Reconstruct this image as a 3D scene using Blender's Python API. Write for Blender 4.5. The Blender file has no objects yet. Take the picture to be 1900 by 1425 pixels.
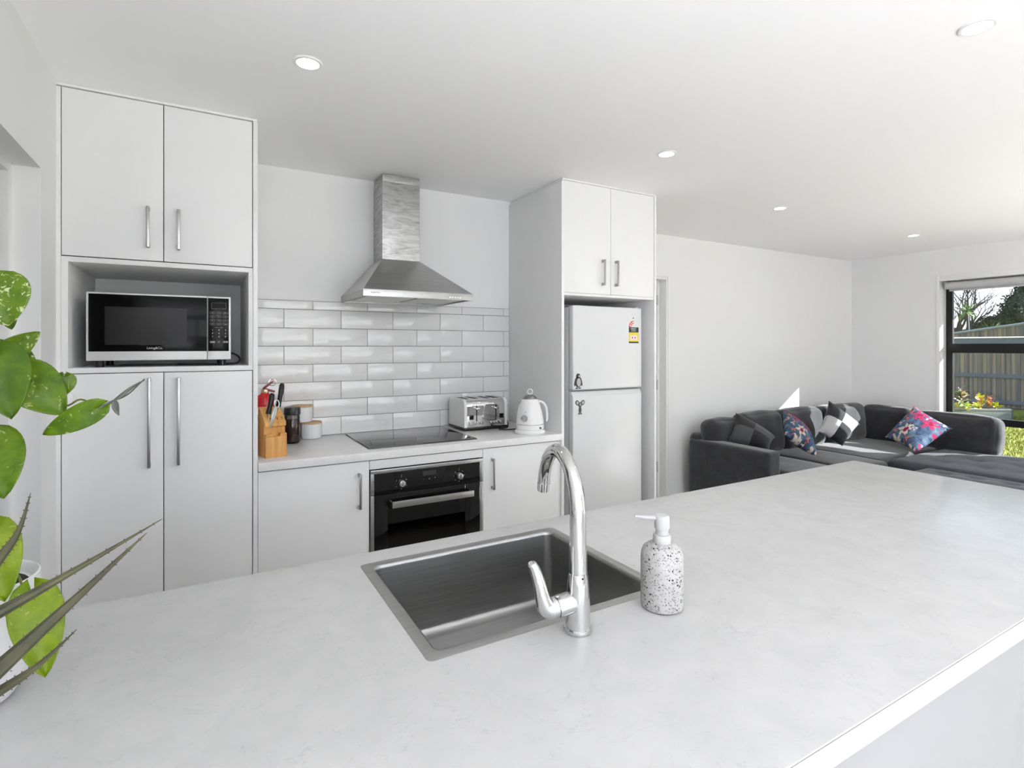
import bpy, bmesh, math, random
from mathutils import Vector, Matrix

R = math.radians
random.seed(7)
scene = bpy.context.scene
COL = scene.collection

# ------------------------------------------------------------------ camera
F_PX, CAM_Z, YAW = 1000.5, 1.408, R(29.757)
HORIZON = 643.0
cam_data = bpy.data.cameras.new('camera')
cam = bpy.data.objects.new('camera', cam_data)
COL.objects.link(cam)
cam.location = (0, 0, CAM_Z)
cam.rotation_euler = (R(90), 0, -YAW)
cam_data.sensor_width = 36.0
cam_data.sensor_fit = 'HORIZONTAL'
cam_data.lens = F_PX / 1900.0 * 36.0
cam_data.shift_y = (HORIZON - 712.5) / 1900.0
cam_data.clip_start = 0.02
cam_data.clip_end = 400
scene.camera = cam

# ------------------------------------------------------------------ sky, sun, daylight, fill lamps, exposure
world = bpy.data.worlds.new('world')
scene.world = world
world.use_nodes = True
wn = world.node_tree
bg = wn.nodes['Background']
tc = wn.nodes.new('ShaderNodeTexCoord')
sp = wn.nodes.new('ShaderNodeSeparateXYZ')
rp = wn.nodes.new('ShaderNodeValToRGB')
rp.color_ramp.elements[0].position = 0.0
rp.color_ramp.elements[0].color = (0.93, 0.93, 0.92, 1)
rp.color_ramp.elements[1].position = 0.6
rp.color_ramp.elements[1].color = (0.56, 0.69, 0.88, 1)
e = rp.color_ramp.elements.new(0.045); e.color = (0.90, 0.93, 0.97, 1)
e = rp.color_ramp.elements.new(0.16); e.color = (0.66, 0.82, 0.98, 1)
wn.links.new(tc.outputs['Generated'], sp.inputs[0])
wn.links.new(sp.outputs['Z'], rp.inputs[0])
wn.links.new(rp.outputs[0], bg.inputs[0])
bg.inputs[1].default_value = 1.35

SUN_DIR = Vector((-1.124, 0.975, -0.70)).normalized()
sun_data = bpy.data.lights.new('sun', 'SUN')
sun_data.energy = 42.0
sun_data.angle = R(0.5)
sun_data.color = (0.985, 0.985, 1.0)
sun = bpy.data.objects.new('sun', sun_data)
COL.objects.link(sun)
sun.rotation_euler = SUN_DIR.to_track_quat('-Z', 'Y').to_euler()
sun.location = (12, -6, 8)

COOL_TINT = (0.90, 0.93, 1.0)
def area_light(name, loc, direction, sx, sy, power, color=(1, 1, 1), spread=180):
    d = bpy.data.lights.new(name, 'AREA')
    d.shape = 'RECTANGLE'; d.size = sx; d.size_y = sy
    d.energy = power; d.color = color; d.spread = R(spread)
    o = bpy.data.objects.new(name, d)
    COL.objects.link(o)
    o.location = loc
    o.rotation_euler = Vector(direction).to_track_quat('-Z', 'Y').to_euler()
    return o
# area lamps standing in for daylight through the big glazed openings of the room's other walls (behind the camera):
# skylight straight in; the floor pair is unseen fill added to brighten the ceiling
area_light('daylight_rear_window', (1.6, -3.42, 1.45), (-.1, 1, 0), 2.8, 1.26, 20, COOL_TINT)
area_light('daylight_side_slider', (6.82, -1.28, 1.05), (-1, 0, 0), 2.2, 2.05, 4, COOL_TINT)
area_light('floor_fill_rear', (0.3, -2.35, .06), (-.15, 0, 1), 1.8, 1.4, 100, COOL_TINT, 135)
area_light('floor_fill_side', (5.8, -1.2, .08), (-0, .0, 1), 1.4, .6, 5, COOL_TINT, 135)

scene.view_settings.view_transform = 'Standard'
scene.view_settings.look = 'None'
scene.view_settings.exposure = 0.74
scene.view_settings.gamma = 1.0
scene.view_settings.use_curve_mapping = False
scene.cycles.max_bounces = 12
scene.cycles.diffuse_bounces = 9
scene.cycles.glossy_bounces = 5
scene.cycles.transparent_max_bounces = 12
scene.cycles.sample_clamp_indirect = 6.0
scene.cycles.caustics_reflective = False
scene.cycles.caustics_refractive = False

# ------------------------------------------------------------------ helpers: pixels of the 1900x1425 frame to world points
FW = Vector((math.sin(YAW), math.cos(YAW), 0))
RT = Vector((math.cos(YAW), -math.sin(YAW), 0))
def at(u, v, d):
    return Vector((0, 0, CAM_Z)) + (FW + RT * ((u - 950) / F_PX) + Vector((0, 0, 1)) * ((HORIZON - v) / F_PX)) * d

# ------------------------------------------------------------------ materials
MATS = {}
def mat(name, color=(0.8, 0.8, 0.8), rough=0.5, metal=0.0, spec=0.5, coat=0.0, emit=None, estr=0.0, trans=0.0, ior=1.45, sheen=0.0):
    if name in MATS:
        return MATS[name]
    m = bpy.data.materials.new(name)
    m.use_nodes = True
    p = m.node_tree.nodes['Principled BSDF']
    p.inputs['Base Color'].default_value = (*color, 1)
    p.inputs['Roughness'].default_value = rough
    p.inputs['Metallic'].default_value = metal
    p.inputs['Specular IOR Level'].default_value = spec
    p.inputs['Coat Weight'].default_value = coat
    p.inputs['Transmission Weight'].default_value = trans
    p.inputs['IOR'].default_value = ior
    p.inputs['Sheen Weight'].default_value = sheen
    if emit:
        p.inputs['Emission Color'].default_value = (*emit, 1)
        p.inputs['Emission Strength'].default_value = estr
    MATS[name] = m
    return m

class NT:
    """small node-tree helper"""
    def __init__(s, m):
        s.m = m; s.t = m.node_tree; s.p = s.t.nodes['Principled BSDF']
    def n(s, kind, **kw):
        x = s.t.nodes.new(kind)
        for k, v in kw.items():
            setattr(x, k, v)
        return x
    def l(s, a, b):
        s.t.links.new(a, b)
    def coord(s, which='Object', scale=(1, 1, 1)):
        c = s.n('ShaderNodeTexCoord'); mp = s.n('ShaderNodeMapping')
        mp.inputs['Scale'].default_value = scale
        s.l(c.outputs[which], mp.inputs['Vector'])
        return mp.outputs[0]
    def noise(s, vec, scale, detail=4, rough=0.55, dist=0.0):
        x = s.n('ShaderNodeTexNoise')
        x.inputs['Scale'].default_value = scale; x.inputs['Detail'].default_value = detail
        x.inputs['Roughness'].default_value = rough; x.inputs['Distortion'].default_value = dist
        s.l(vec, x.inputs['Vector'])
        return x.outputs[0]
    def ramp(s, fac, stops, interp='LINEAR'):
        x = s.n('ShaderNodeValToRGB')
        cr = x.color_ramp; cr.interpolation = interp
        while len(cr.elements) < len(stops):
            cr.elements.new(0.5)
        for el, (pos, c) in zip(cr.elements, stops):
            el.position = pos; el.color = (*c, 1)
        s.l(fac, x.inputs[0])
        return x.outputs[0]
    def mix(s, fac, a, b):
        x = s.n('ShaderNodeMix', data_type='RGBA')
        for sock, v in ((x.inputs[0], fac), (x.inputs[6], a), (x.inputs[7], b)):
            if isinstance(v, (int, float)):
                sock.default_value = v
            elif isinstance(v, tuple):
                sock.default_value = (*v, 1)
            else:
                s.l(v, sock)
        return x.outputs[2]
    def math(s, op, a, b=None, c=None):
        x = s.n('ShaderNodeMath', operation=op)
        for i, v in enumerate((a, b, c)):
            if v is None: continue
            if isinstance(v, (int, float)): x.inputs[i].default_value = v
            else: s.l(v, x.inputs[i])
        return x.outputs[0]
    def bump(s, h, strength=0.2, dist=0.01):
        x = s.n('ShaderNodeBump')
        x.inputs['Strength'].default_value = strength; x.inputs['Distance'].default_value = dist
        s.l(h, x.inputs['Height']); s.l(x.outputs[0], s.p.inputs['Normal'])
    def color(s, c):
        s.l(c, s.p.inputs['Base Color'])

WALL = mat('wall_paint', (0.82, 0.82, 0.82), 0.7, spec=0.25)
t = NT(WALL); v = t.coord(); t.bump(t.noise(v, 180, 3), 0.05, 0.002)
CEIL = mat('ceiling_paint', (0.93, 0.93, 0.935), 0.85, spec=0.15)
TRIM = mat('trim_paint', (0.82, 0.82, 0.815), 0.35, spec=0.4)
CAB = mat('white_cabinet_board', (0.79, 0.79, 0.792), 0.45, spec=0.22)
GAP = mat('shadow_gap_black', (0.03, 0.03, 0.03), 0.8)
NICHE = mat('niche_board', (0.70, 0.70, 0.70), 0.5)

def stone(name, k, vs):
    m = mat(name, (k, k, k), 0.24, spec=0.45)
    t = NT(m); v = t.coord()
    n1 = t.noise(v, 11, 8, 0.65, 0.6); n2 = t.noise(v, 34, 6, 0.7, 1.2); n3 = t.noise(v, 6.5, 10, 0.64, 1.8)
    c1 = t.ramp(n1, [(0.36, (k * .965, k * .964, k * .958)), (0.62, (k * 1.035, k * 1.033, k * 1.028))])
    vein = t.ramp(n3, [(0.484, (0, 0, 0)), (0.497, (1, 1, 1)), (0.510, (0, 0, 0))])
    vm = t.math('MULTIPLY', vein, t.ramp(n2, [(0.47, (0, 0, 0)), (0.70, (vs,) * 3)]))
    t.color(t.mix(vm, c1, (k * .62, k * .615, k * .60)))
    return m
STONE = stone('pale_quartz', 0.50, .55)
STONE_LIFTED = stone('pale_quartz_lightened', 0.74, .4)  # same stone as the island, colour lightened because the bench gets less light

TILE = mat('white_glazed_tile', (0.72, 0.72, 0.717), 0.06, spec=0.62)
t = NT(TILE); v = t.coord('Object', (1, 1, 1)); t.bump(t.noise(v, 13, 2, 0.5), 0.22, 0.01)
GROUT = mat('grey_grout', (0.20, 0.20, 0.20), 0.9)

def brushed(name, base, rough, axis_scale, contrast=0.12, smudge=0.0):
    m = mat(name, base, rough, metal=1.0)
    t = NT(m); v = t.coord('Object', axis_scale)
    n = t.noise(v, 1.0, 5, 0.6)
    lo = tuple(c * (1 - contrast) for c in base); hi = tuple(min(1, c * (1 + contrast)) for c in base)
    c = t.ramp(n, [(0.3, lo), (0.7, hi)])
    if smudge:
        v2 = t.coord('Object', (3.2, 3.2, 17)); n2 = t.noise(v2, 1.6, 5, 0.7, 2.2)
        c = t.mix(t.ramp(n2, [(0.40, (0, 0, 0)), (0.66, (smudge,) * 3)]), c, tuple(x * 0.55 for x in base))
        t.l(t.ramp(n2, [(0.35, (rough,) * 3), (0.7, (rough + 0.16,) * 3)]), t.p.inputs['Roughness'])
    t.color(c)
    t.bump(n, 0.04, 0.001)
    return m
STEEL = brushed('brushed_steel', (0.50, 0.50, 0.495), 0.30, (4, 4, 420))
HOODST = brushed('smudged_steel', (0.52, 0.52, 0.515), 0.44, (4, 4, 380), 0.10, 0.75)
LIPST = brushed('lip_steel', (0.42, 0.42, 0.415), 0.36, (4, 4, 420), .06)
SINKST = brushed('sink_steel', (0.36, 0.36, 0.355), 0.32, (6, 260, 260), 0.12)
SINKRIM = brushed('sink_rim_steel', (0.40, 0.40, 0.395), 0.46, (6, 260, 260), 0.08)
NICKEL = mat('brushed_nickel', (0.38, 0.375, 0.365), 0.33, metal=1)
CHROME = mat('polished_chrome', (0.68, 0.68, 0.68), 0.04, metal=1)
BLACKGL = mat('black_glass', (0.006, 0.006, 0.006), 0.05, spec=0.6)
HOBGL = mat('hob_black_glass', (0.008, 0.008, 0.008), 0.06, spec=0.8)
BLACKPL = mat('black_plastic', (0.012, 0.012, 0.012), 0.4)
DARKMETAL = mat('black_aluminium', (0.012, 0.012, 0.013), 0.4, spec=0.3)
WHITEGL = mat('white_gloss', (0.80, 0.80, 0.80), 0.12, spec=0.5)
FRIDGE = mat('fridge_white', (0.68, 0.685, 0.69), 0.2, spec=0.28)
WHITEPL = mat('white_plastic', (0.50, 0.50, 0.50), 0.45, spec=.3)
GREYPRINT = mat('pale_print', (0.55, 0.55, 0.55), 0.5)
DARKPRINT = mat('dark_print', (0.06, 0.06, 0.06), 0.5)
DISPLAY = mat('display_grey', (0.035, 0.037, 0.037), 0.25)
FLOORM = mat('floor_planks', (0.42, 0.40, 0.37), 0.4)
t = NT(FLOORM); v = t.coord('Object', (1.2, 7, 1)); n = t.noise(v, 2.2, 6, 0.6)
t.color(t.ramp(n, [(0.3, (0.36, 0.34, 0.31)), (0.7, (0.50, 0.475, 0.44))]))

def glass_mat(name, tint=(1, 1, 1), refl=0.9):
    m = bpy.data.materials.new(name); m.use_nodes = True
    nt = m.node_tree; nt.nodes.remove(nt.nodes['Principled BSDF'])
    out = nt.nodes['Material Output']
    tr = nt.nodes.new('ShaderNodeBsdfTransparent'); tr.inputs[0].default_value = (*tint, 1)
    gl = nt.nodes.new('ShaderNodeBsdfGlossy'); gl.inputs['Roughness'].default_value = 0.02
    fr = nt.nodes.new('ShaderNodeFresnel'); fr.inputs[0].default_value = 1.45
    mu = nt.nodes.new('ShaderNodeMath'); mu.operation = 'MULTIPLY'; mu.inputs[1].default_value = refl
    mx = nt.nodes.new('ShaderNodeMixShader')
    nt.links.new(fr.outputs[0], mu.inputs[0]); nt.links.new(mu.outputs[0], mx.inputs[0])
    nt.links.new(tr.outputs[0], mx.inputs[1]); nt.links.new(gl.outputs[0], mx.inputs[2])
    nt.links.new(mx.outputs[0], out.inputs[0])
    return m
GLASS = glass_mat('clear_window_glass', (0.96, 0.97, 0.97), 0.8)
JARGL = glass_mat('jar_glass', (0.80, 0.78, 0.76), 1.3)
OVENGL = glass_mat('oven_glass', (0.35, 0.35, 0.35), 1.3)

# ------------------------------------------------------------------ mesh building
WLOC = {}
def finish(bm, name, material, parent=None, sharp=35, smooth=True, mods=()):
    base = WLOC.get(parent.name, Vector((0, 0, 0))) if parent else Vector((0, 0, 0))
    if parent and base.length:
        bmesh.ops.translate(bm, verts=bm.verts, vec=-base)
    bmesh.ops.recalc_face_normals(bm, faces=bm.faces)
    me = bpy.data.meshes.new(name)
    bm.to_mesh(me); bm.free()
    if smooth:
        for p in me.polygons: p.use_smooth = True
        try: me.set_sharp_from_angle(angle=R(sharp))
        except Exception: pass
    mats = material if isinstance(material, (list, tuple)) else [material]
    for m in mats: me.materials.append(m)
    o = bpy.data.objects.new(name, me)
    COL.objects.link(o)
    if parent:
        o.parent = parent
        WLOC[o.name] = base
    else:
        WLOC[o.name] = Vector((0, 0, 0))
    return o

def thing(name, label, cat, loc, group=None):
    o = bpy.data.objects.new(name, None)
    o.empty_display_size = 0.05
    COL.objects.link(o)
    o.location = loc
    WLOC[o.name] = Vector(loc)
    o['label'] = label; o['category'] = cat
    if group: o['group'] = group
    return o
def tag(o, label=None, cat=None, group=None, kind=None):
    if label: o['label'] = label
    if cat: o['category'] = cat
    if group: o['group'] = group
    if kind: o['kind'] = kind
    return o
def struct(o):
    o['kind'] = 'structure'
    return o

class B:
    def __init__(s, M=None):
        s.bm = bmesh.new(); s.M = M
    def _post(s, verts, M=None):
        for T in (M, s.M):
            if T is not None:
                bmesh.ops.transform(s.bm, matrix=T, verts=verts)
    def box(s, x0, x1, y0, y1, z0, z1, bev=0.0, seg=2, M=None, mi=0):
        tmp = bmesh.new()
        P = [(x0, y0, z0), (x1, y0, z0), (x1, y1, z0), (x0, y1, z0), (x0, y0, z1), (x1, y0, z1), (x1, y1, z1), (x0, y1, z1)]
        vs = [tmp.verts.new(p) for p in P]
        for f in ((0, 3, 2, 1), (4, 5, 6, 7), (0, 1, 5, 4), (1, 2, 6, 5), (2, 3, 7, 6), (3, 0, 4, 7)):
            tmp.faces.new([vs[i] for i in f])
        if bev > 0:
            bmesh.ops.bevel(tmp, geom=list(tmp.edges), offset=bev, segments=seg, affect='EDGES', profile=0.6)
        s.merge(tmp, M, mi)
        return s
    def merge(s, tmp, M=None, mi=0):
        vm = {}
        new = []
        for v in tmp.verts:
            w = s.bm.verts.new(v.co); vm[v] = w; new.append(w)
        for f in tmp.faces:
            try:
                nf = s.bm.faces.new([vm[v] for v in f.verts]); nf.material_index = mi
            except ValueError:
                pass
        tmp.free()
        s._post(new, M)
    def poly(s, pts, vec, bev=0.0, M=None, mi=0):
        """prism: closed outline pts (3D) swept by vec"""
        tmp = bmesh.new()
        vec = Vector(vec)
        a = [tmp.verts.new(Vector(p)) for p in pts]; b = [tmp.verts.new(Vector(p) + vec) for p in pts]
        tmp.faces.new(a); tmp.faces.new(b[::-1])
        n = len(pts)
        for i in range(n):
            tmp.faces.new([a[i], b[i], b[(i + 1) % n], a[(i + 1) % n]])
        bmesh.ops.recalc_face_normals(tmp, faces=tmp.faces)
        if bev > 0:
            bmesh.ops.bevel(tmp, geom=list(tmp.edges), offset=bev, segments=2, affect='EDGES', profile=0.6)
        s.merge(tmp, M, mi)
        return s
    def lathe(s, prof, c=(0, 0, 0), seg=32, M=None, mi=0, cap=True, ripple=None):
        tmp = bmesh.new()
        rings = []
        for r, z in prof:
            ring = []
            for i in range(seg):
                a = 2 * math.pi * i / seg
                rr = r
                if ripple: rr = r * (1 + ripple[0] * math.cos(ripple[1] * a))
                ring.append(tmp.verts.new((rr * math.cos(a), rr * math.sin(a), z)))
            rings.append(ring)
        for k in range(len(rings) - 1):
            for i in range(seg):
                j = (i + 1) % seg
                tmp.faces.new([rings[k][i], rings[k][j], rings[k + 1][j], rings[k + 1][i]])
        if cap:
            tmp.faces.new(rings[0][::-1]); tmp.faces.new(rings[-1])
        bmesh.ops.translate(tmp, verts=tmp.verts, vec=Vector(c)) if M is None else None
        if M is not None:
            M = M @ Matrix.Translation(Vector(c))
        s.merge(tmp, M, mi)
        return s
    def cyl(s, p0, p1, r0, r1=None, seg=24, mi=0, bev=0.0):
        p0 = Vector(p0); p1 = Vector(p1); r1 = r0 if r1 is None else r1
        L = (p1 - p0).length
        q = (p1 - p0).to_track_quat('Z', 'Y').to_matrix().to_4x4()
        M = Matrix.Translation(p0) @ q
        if bev:
            prof = [(max(r0 - bev, 1e-5), 0), (r0 - bev * .3, bev * .3), (r0, bev), (r1, L - bev), (r1 - bev * .3, L - bev * .3), (max(r1 - bev, 1e-5), L)]
        else:
            prof = [(r0, 0), (r1, L)]
        return s.lathe(prof, seg=seg, M=M, mi=mi)
    def tube(s, pts, rad, seg=12, mi=0, closed=False, flat=1.0):
        pts = [Vector(p) for p in pts]; n = len(pts)
        tmp = bmesh.new(); rings = []
        up = None
        for i, p in enumerate(pts):
            if closed:
                tg = (pts[(i + 1) % n] - pts[i - 1]).normalized()
            else:
                tg = (pts[min(i + 1, n - 1)] - pts[max(i - 1, 0)]).normalized()
            if up is None:
                up = Vector((0, 0, 1)) if abs(tg.z) < 0.9 else Vector((0, 1, 0))
            side = tg.cross(up)
            if side.length < 1e-6: side = tg.orthogonal()
            side.normalize(); up = side.cross(tg).normalized()
            r = rad[i] if isinstance(rad, (list, tuple)) else rad
            rings.append([tmp.verts.new(p + side * (r * math.cos(2 * math.pi * k / seg)) + up * (r * flat * math.sin(2 * math.pi * k / seg))) for k in range(seg)])
        m = n if closed else n - 1
        for i in range(m):
            a, b = rings[i], rings[(i + 1) % n]
            for k in range(seg):
                tmp.faces.new([a[k], a[(k + 1) % seg], b[(k + 1) % seg], b[k]])
        if not closed:
            tmp.faces.new(rings[0][::-1]); tmp.faces.new(rings[-1])
        s.merge(tmp, None, mi)
        return s
    def rbox(s, x0, x1, y0, y1, z0, z1, r, n=7, puff=(0, 0, 0), dimples=(), wob=0.0, M=None, mi=0):
        """soft rounded box with bulging faces; dimples = (x, y, z, radius, depth) pushed along -z"""
        h = Vector(((x1 - x0) / 2, (y1 - y0) / 2, (z1 - z0) / 2)); c = Vector(((x0 + x1) / 2, (y0 + y1) / 2, (z0 + z1) / 2))
        def ts(hh):
            rr = min(r, hh)
            inner = [-(hh - rr) + 2 * (hh - rr) * i / n for i in range(n + 1)]
            e = [-hh + rr * k for k in (0, 0.18, 0.45, 0.75)]
            return e + inner + [-q for q in e[::-1]]
        T = [ts(h.x), ts(h.y), ts(h.z)]
        tmp = bmesh.new(); cache = {}
        def vert(p):
            key = tuple(round(q, 6) for q in p)
            if key not in cache: cache[key] = tmp.verts.new(p)
            return cache[key]
        for ax in range(3):
            a, b = [k for k in range(3) if k != ax]
            for sg in (-1, 1):
                for i in range(len(T[a]) - 1):
                    for j in range(len(T[b]) - 1):
                        q = []
                        for (ii, jj) in ((i, j), (i + 1, j), (i + 1, j + 1), (i, j + 1)):
                            p = [0, 0, 0]; p[ax] = sg * h[ax]; p[a] = T[a][ii]; p[b] = T[b][jj]
                            q.append(vert(p))
                        if len(set(q)) == 4:
                            try: tmp.faces.new(q)
                            except ValueError: pass
        rv = random.random() * 10
        for vtx in tmp.verts:
            p = vtx.co.copy(); q = Vector([max(-h[k] + min(r, h[k]), min(h[k] - min(r, h[k]), p[k])) for k in range(3)])
            d = p - q
            nn = d.normalized() if d.length > 1e-9 else d
            p2 = q + nn * min(r, min(h)) if d.length > 1e-9 else p
            u = [max(-1, min(1, p[k] / h[k])) for k in range(3)]
            for k in range(3):
                o1, o2 = [m for m in range(3) if m != k]
                p2[k] += puff[k] * u[k] * (1 - u[o1] ** 2) * (1 - u[o2] ** 2)
            if wob:
                p2 += nn * wob * (math.sin(p.x * 23 + rv) * math.cos(p.y * 19 + 2 * rv) + 0.6 * math.sin(p.z * 31 + p.x * 11 + rv))
            w = p2 + c
            for (dx, dy, dz, dr, dd) in dimples:
                dist = math.sqrt((w.x - dx) ** 2 + (w.y - dy) ** 2 + (w.z - dz) ** 2)
                w -= nn * dd * math.exp(-(dist / dr) ** 2)
            vtx.co = w
        bmesh.ops.recalc_face_normals(tmp, faces=tmp.faces)
        s.merge(tmp, M, mi)
        return s
    def build(s, name, material, parent=None, **kw):
        return finish(s.bm, name, material, parent, **kw)

def smooth(P, sub=6, rad=None):
    P = [Vector(q) for q in P]; out = []; rr = []; m_ = len(P)
    for i in range(m_ - 1):
        p0, p1, p2, p3 = P[max(i - 1, 0)], P[i], P[i + 1], P[min(i + 2, m_ - 1)]
        for k_ in range(sub):
            t_ = k_ / sub
            out.append(.5 * ((2 * p1) + (p2 - p0) * t_ + (2 * p0 - 5 * p1 + 4 * p2 - p3) * t_ ** 2 + (3 * p1 - p0 - 3 * p2 + p3) * t_ ** 3))
            if rad: rr.append(rad[i] + (rad[i + 1] - rad[i]) * t_)
    out.append(P[-1])
    if rad: rr.append(rad[-1]); return out, rr
    return out

def lettering(body, size, origin, material, parent, name='lettering', M=None, depth=0.0004, align='CENTER', bold=0.0):
    """raised letters standing in the XZ plane, facing -y, centred at origin"""
    cu = bpy.data.curves.new('txt', 'FONT'); cu.body = body; cu.size = size
    cu.align_x = align; cu.align_y = 'CENTER'; cu.extrude = depth; cu.offset = bold; cu.resolution_u = 3
    o = bpy.data.objects.new('txt', cu); COL.objects.link(o)
    dg = bpy.context.evaluated_depsgraph_get()
    me = bpy.data.meshes.new_from_object(o.evaluated_get(dg))
    bpy.data.objects.remove(o); bpy.data.curves.remove(cu)
    bm = bmesh.new(); bm.from_mesh(me); bpy.data.meshes.remove(me)
    T = Matrix.Translation(Vector(origin)) @ (M if M is not None else Matrix()) @ Matrix.Rotation(R(90), 4, 'X')
    bmesh.ops.transform(bm, matrix=T, verts=bm.verts)
    return finish(bm, name, material, parent, smooth=False)

# ================================================================== ROOM SHELL
XL, YB, YS, XR, YF, ZC = -0.48, 3.225, 3.49, 6.55, -3.2, 2.40
struct(B().box(-1.9, XR + 0.12, YF - 0.12, 4.8, -0.12, 0).build('floor', FLOORM))
struct(B().box(-1.9, XR + 0.12, YF - 0.12, 4.8, ZC, ZC + 0.12).build('ceiling', CEIL))
# left wall with a square opening
w = B()
w.box(-0.56, XL, YF, 1.30, 0, ZC).box(-0.56, XL, 2.385, YB + 0.1, 0, ZC).box(-0.56, XL, 1.30, 2.385, 2.014, ZC)
struct(w.build('wall_left', WALL, smooth=False))
tr = B(); tr.box(-0.60, -0.555, 2.355, 2.40, 0, 2.03, .003).box(-0.60, -0.555, 1.28, 1.33, 0, 2.03, .003).box(-0.60, -0.555, 1.33, 2.355, 1.985, 2.03, .003)
struct(tr.build('trim_1', TRIM))
struct(B().box(-1.9, -1.80, -1.0, 4.8, 0, ZC).build('wall_hall', WALL, smooth=False))
struct(B().box(-1.80, -0.56, 2.60, 2.70, 0, ZC).build('wall_hall_end', WALL, smooth=False))
struct(B().box(-1.80, -0.56, 0.3, 0.4, 0, ZC).build('wall_hall_near', WALL, smooth=False))
# kitchen wall, then the lounge wall set back behind it with a doorway beside the fridge tower
struct(B().box(-0.56, 2.575, YB, YB + 0.36, 0, ZC).build('wall_back', WALL, smooth=False))
w = B(); w.box(3.593, XR + 0.12, YS, YS + 0.09, 0, ZC).box(2.575, 2.78, YS, YS + 0.09, 0, ZC).box(2.78, 3.593, YS, YS + 0.09, 2.02, ZC)
struct(w.build('wall_lounge', WALL, smooth=False))
jb = B(); jb.box(3.575, 3.5935, YS - 0.004, YS + 0.085, 0, 2.024, .002).box(2.779, 2.80, YS - 0.004, YS + 0.085, 0, 2.024, .002).box(2.80, 3.575, YS - 0.004, YS + 0.085, 2.003, 2.024, .002)
jb.box(3.594, 3.612, YS - 0.008, YS + 0.004, 0, 2.045, .002).box(2.76, 3.5935, YS - 0.008, YS + 0.004, 2.0245, 2.045, .002)
struct(jb.build('trim_2', TRIM))
dr = struct(B().box(2.803, 3.545, YS + 0.085, YS + 0.125, 0.005, 2.0, .002).build('door_1', mat('door_paint', (0.62, 0.62, 0.615), 0.45)))
for z in (0.28, 1.02, 1.78):
    B().cyl((3.55, YS + 0.08, z), (3.55, YS + 0.08, z + 0.09), 0.006, seg=10).build('hinge', NICKEL, dr)
struct(B().box(3.545, 3.575, YS + 0.075, YS + 0.16, 0, 2.01, .002).build('trim_3', TRIM))
struct(B().box(2.5, 3.9, YS + 0.42, YS + 0.5, 0, ZC).build('wall_cupboard', WALL, smooth=False))
struct(B().box(3.612, XR, YS - 0.014, YS, 0, 0.08, .003).build('baseboard_lounge', TRIM))
# right wall with window_1 and a slider further forward
WY0, WY1, WZ0, WZ1 = 1.38, 2.62, 0.16, 2.078
w = B()
w.box(XR, XR + 0.17, WY1 + .02, YS + 0.09, 0, ZC).box(XR, XR + 0.17, WY0 - .02, WY1 + .02, WZ1, ZC).box(XR, XR + 0.17, WY0 - .02, WY1 + .02, 0, WZ0)
w.box(XR, XR + 0.17, -0.1, WY0 - .02, 0, ZC).box(XR, XR + 0.17, -2.45, -0.1, 2.1, ZC).box(XR, XR + 0.17, YF, -2.45, 0, ZC)
struct(w.build('wall_right', WALL, smooth=False))
ins = 0.035
rv = B()
rv.box(XR - 0.006, XR + 0.17, WY1, WY1 + 0.022, WZ0, WZ1 + .02, .002).box(XR - 0.006, XR + 0.17, WY0 - 0.022, WY0, WZ0, WZ1 + .02, .002)
rv.box(XR - 0.006, XR + 0.17, WY0, WY1, WZ1 - 0.002, WZ1 + 0.02, .002).box(XR - 0.006, XR + 0.17, WY0, WY1, WZ0 - 0.02, WZ0 + 0.002, .002)
rv.box(XR - 0.010, XR + 0.002, WY1, WY1 + 0.030, WZ0 - .04, WZ1 + .055, .002).box(XR - 0.010, XR + 0.002, WY0, WY1, WZ1 + 0.018, WZ1 + .055, .002)
rv.box(XR - 0.010, XR + 0.002, WY0 - .045, WY0, WZ0 - .04, WZ1 + .055, .002)
struct(rv.build('trim_4', TRIM))
FX0, FX1 = XR + 0.13, XR + 0.17
wf = B()
yo, yi = WY1, WY0
wf.box(FX0, FX1, yo - 0.055, yo, WZ0, WZ1, .003).box(FX0, FX1, yi, yi + 0.055, WZ0, WZ1, .003)
wf.box(FX0, FX1, yi + .055, yo - .055, WZ1 - 0.05, WZ1, .003).box(FX0, FX1, yi + .055, yo - .055, WZ0, WZ0 + 0.05, .003)
wf.box(FX0 - .012, FX1, yi + .055, yo - .03, 1.343, 1.437, .003)
wf.box(FX0 - .008, FX1, yi + .055, yo - .03, 0.640, 0.706, .003)
win = struct(wf.build('window_1', DARKMETAL))
for z0, z1 in ((WZ0 + .05, .640), (.706, 1.343), (1.437, WZ1 - .05)):
    B().box(FX0 + .025, FX0 + .031, yi + .05, yo - .05, z0 - .004, z1 + .004).build('pane', GLASS, win)
# outer weatherboard reveal around the opening, pale, sunlit
ow = B(); ow.box(XR + .17, XR + .20, yo - .006, yo + .12, WZ0 - .1, WZ1 + .1, .004).box(XR + .17, XR + .20, yi - .12, yi + .012, WZ0 - .1, WZ1 + .1, .004)
struct(ow.build('trim_5', mat('cladding_cream', (0.40, 0.385, 0.35), 0.6)))
# roller blind at the head of the window
bl = thing('roller_blind', 'white roller blind rolled up at the head of the window', 'blind', (XR + .03, 1.99, 2.03))
B().cyl((XR + .035, WY0 + .03, 2.026), (XR + .035, WY1 - .047, 2.026), .036, seg=24).build('roll', WHITEPL, bl)
B().box(XR + .058, XR + .064, WY0 + .04, WY1 - .057, 1.985, 2.02).box(XR + .052, XR + .070, WY0 + .04, WY1 - .057, 1.970, 1.990, .004).build('hem_bar', WHITEPL, bl)
B().box(XR + .0, XR + .066, WY1 - .045, WY1 - .038, 1.99, 2.068, .003).build('bracket', mat('bracket_grey', (.35, .35, .35), .5), bl)
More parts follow.
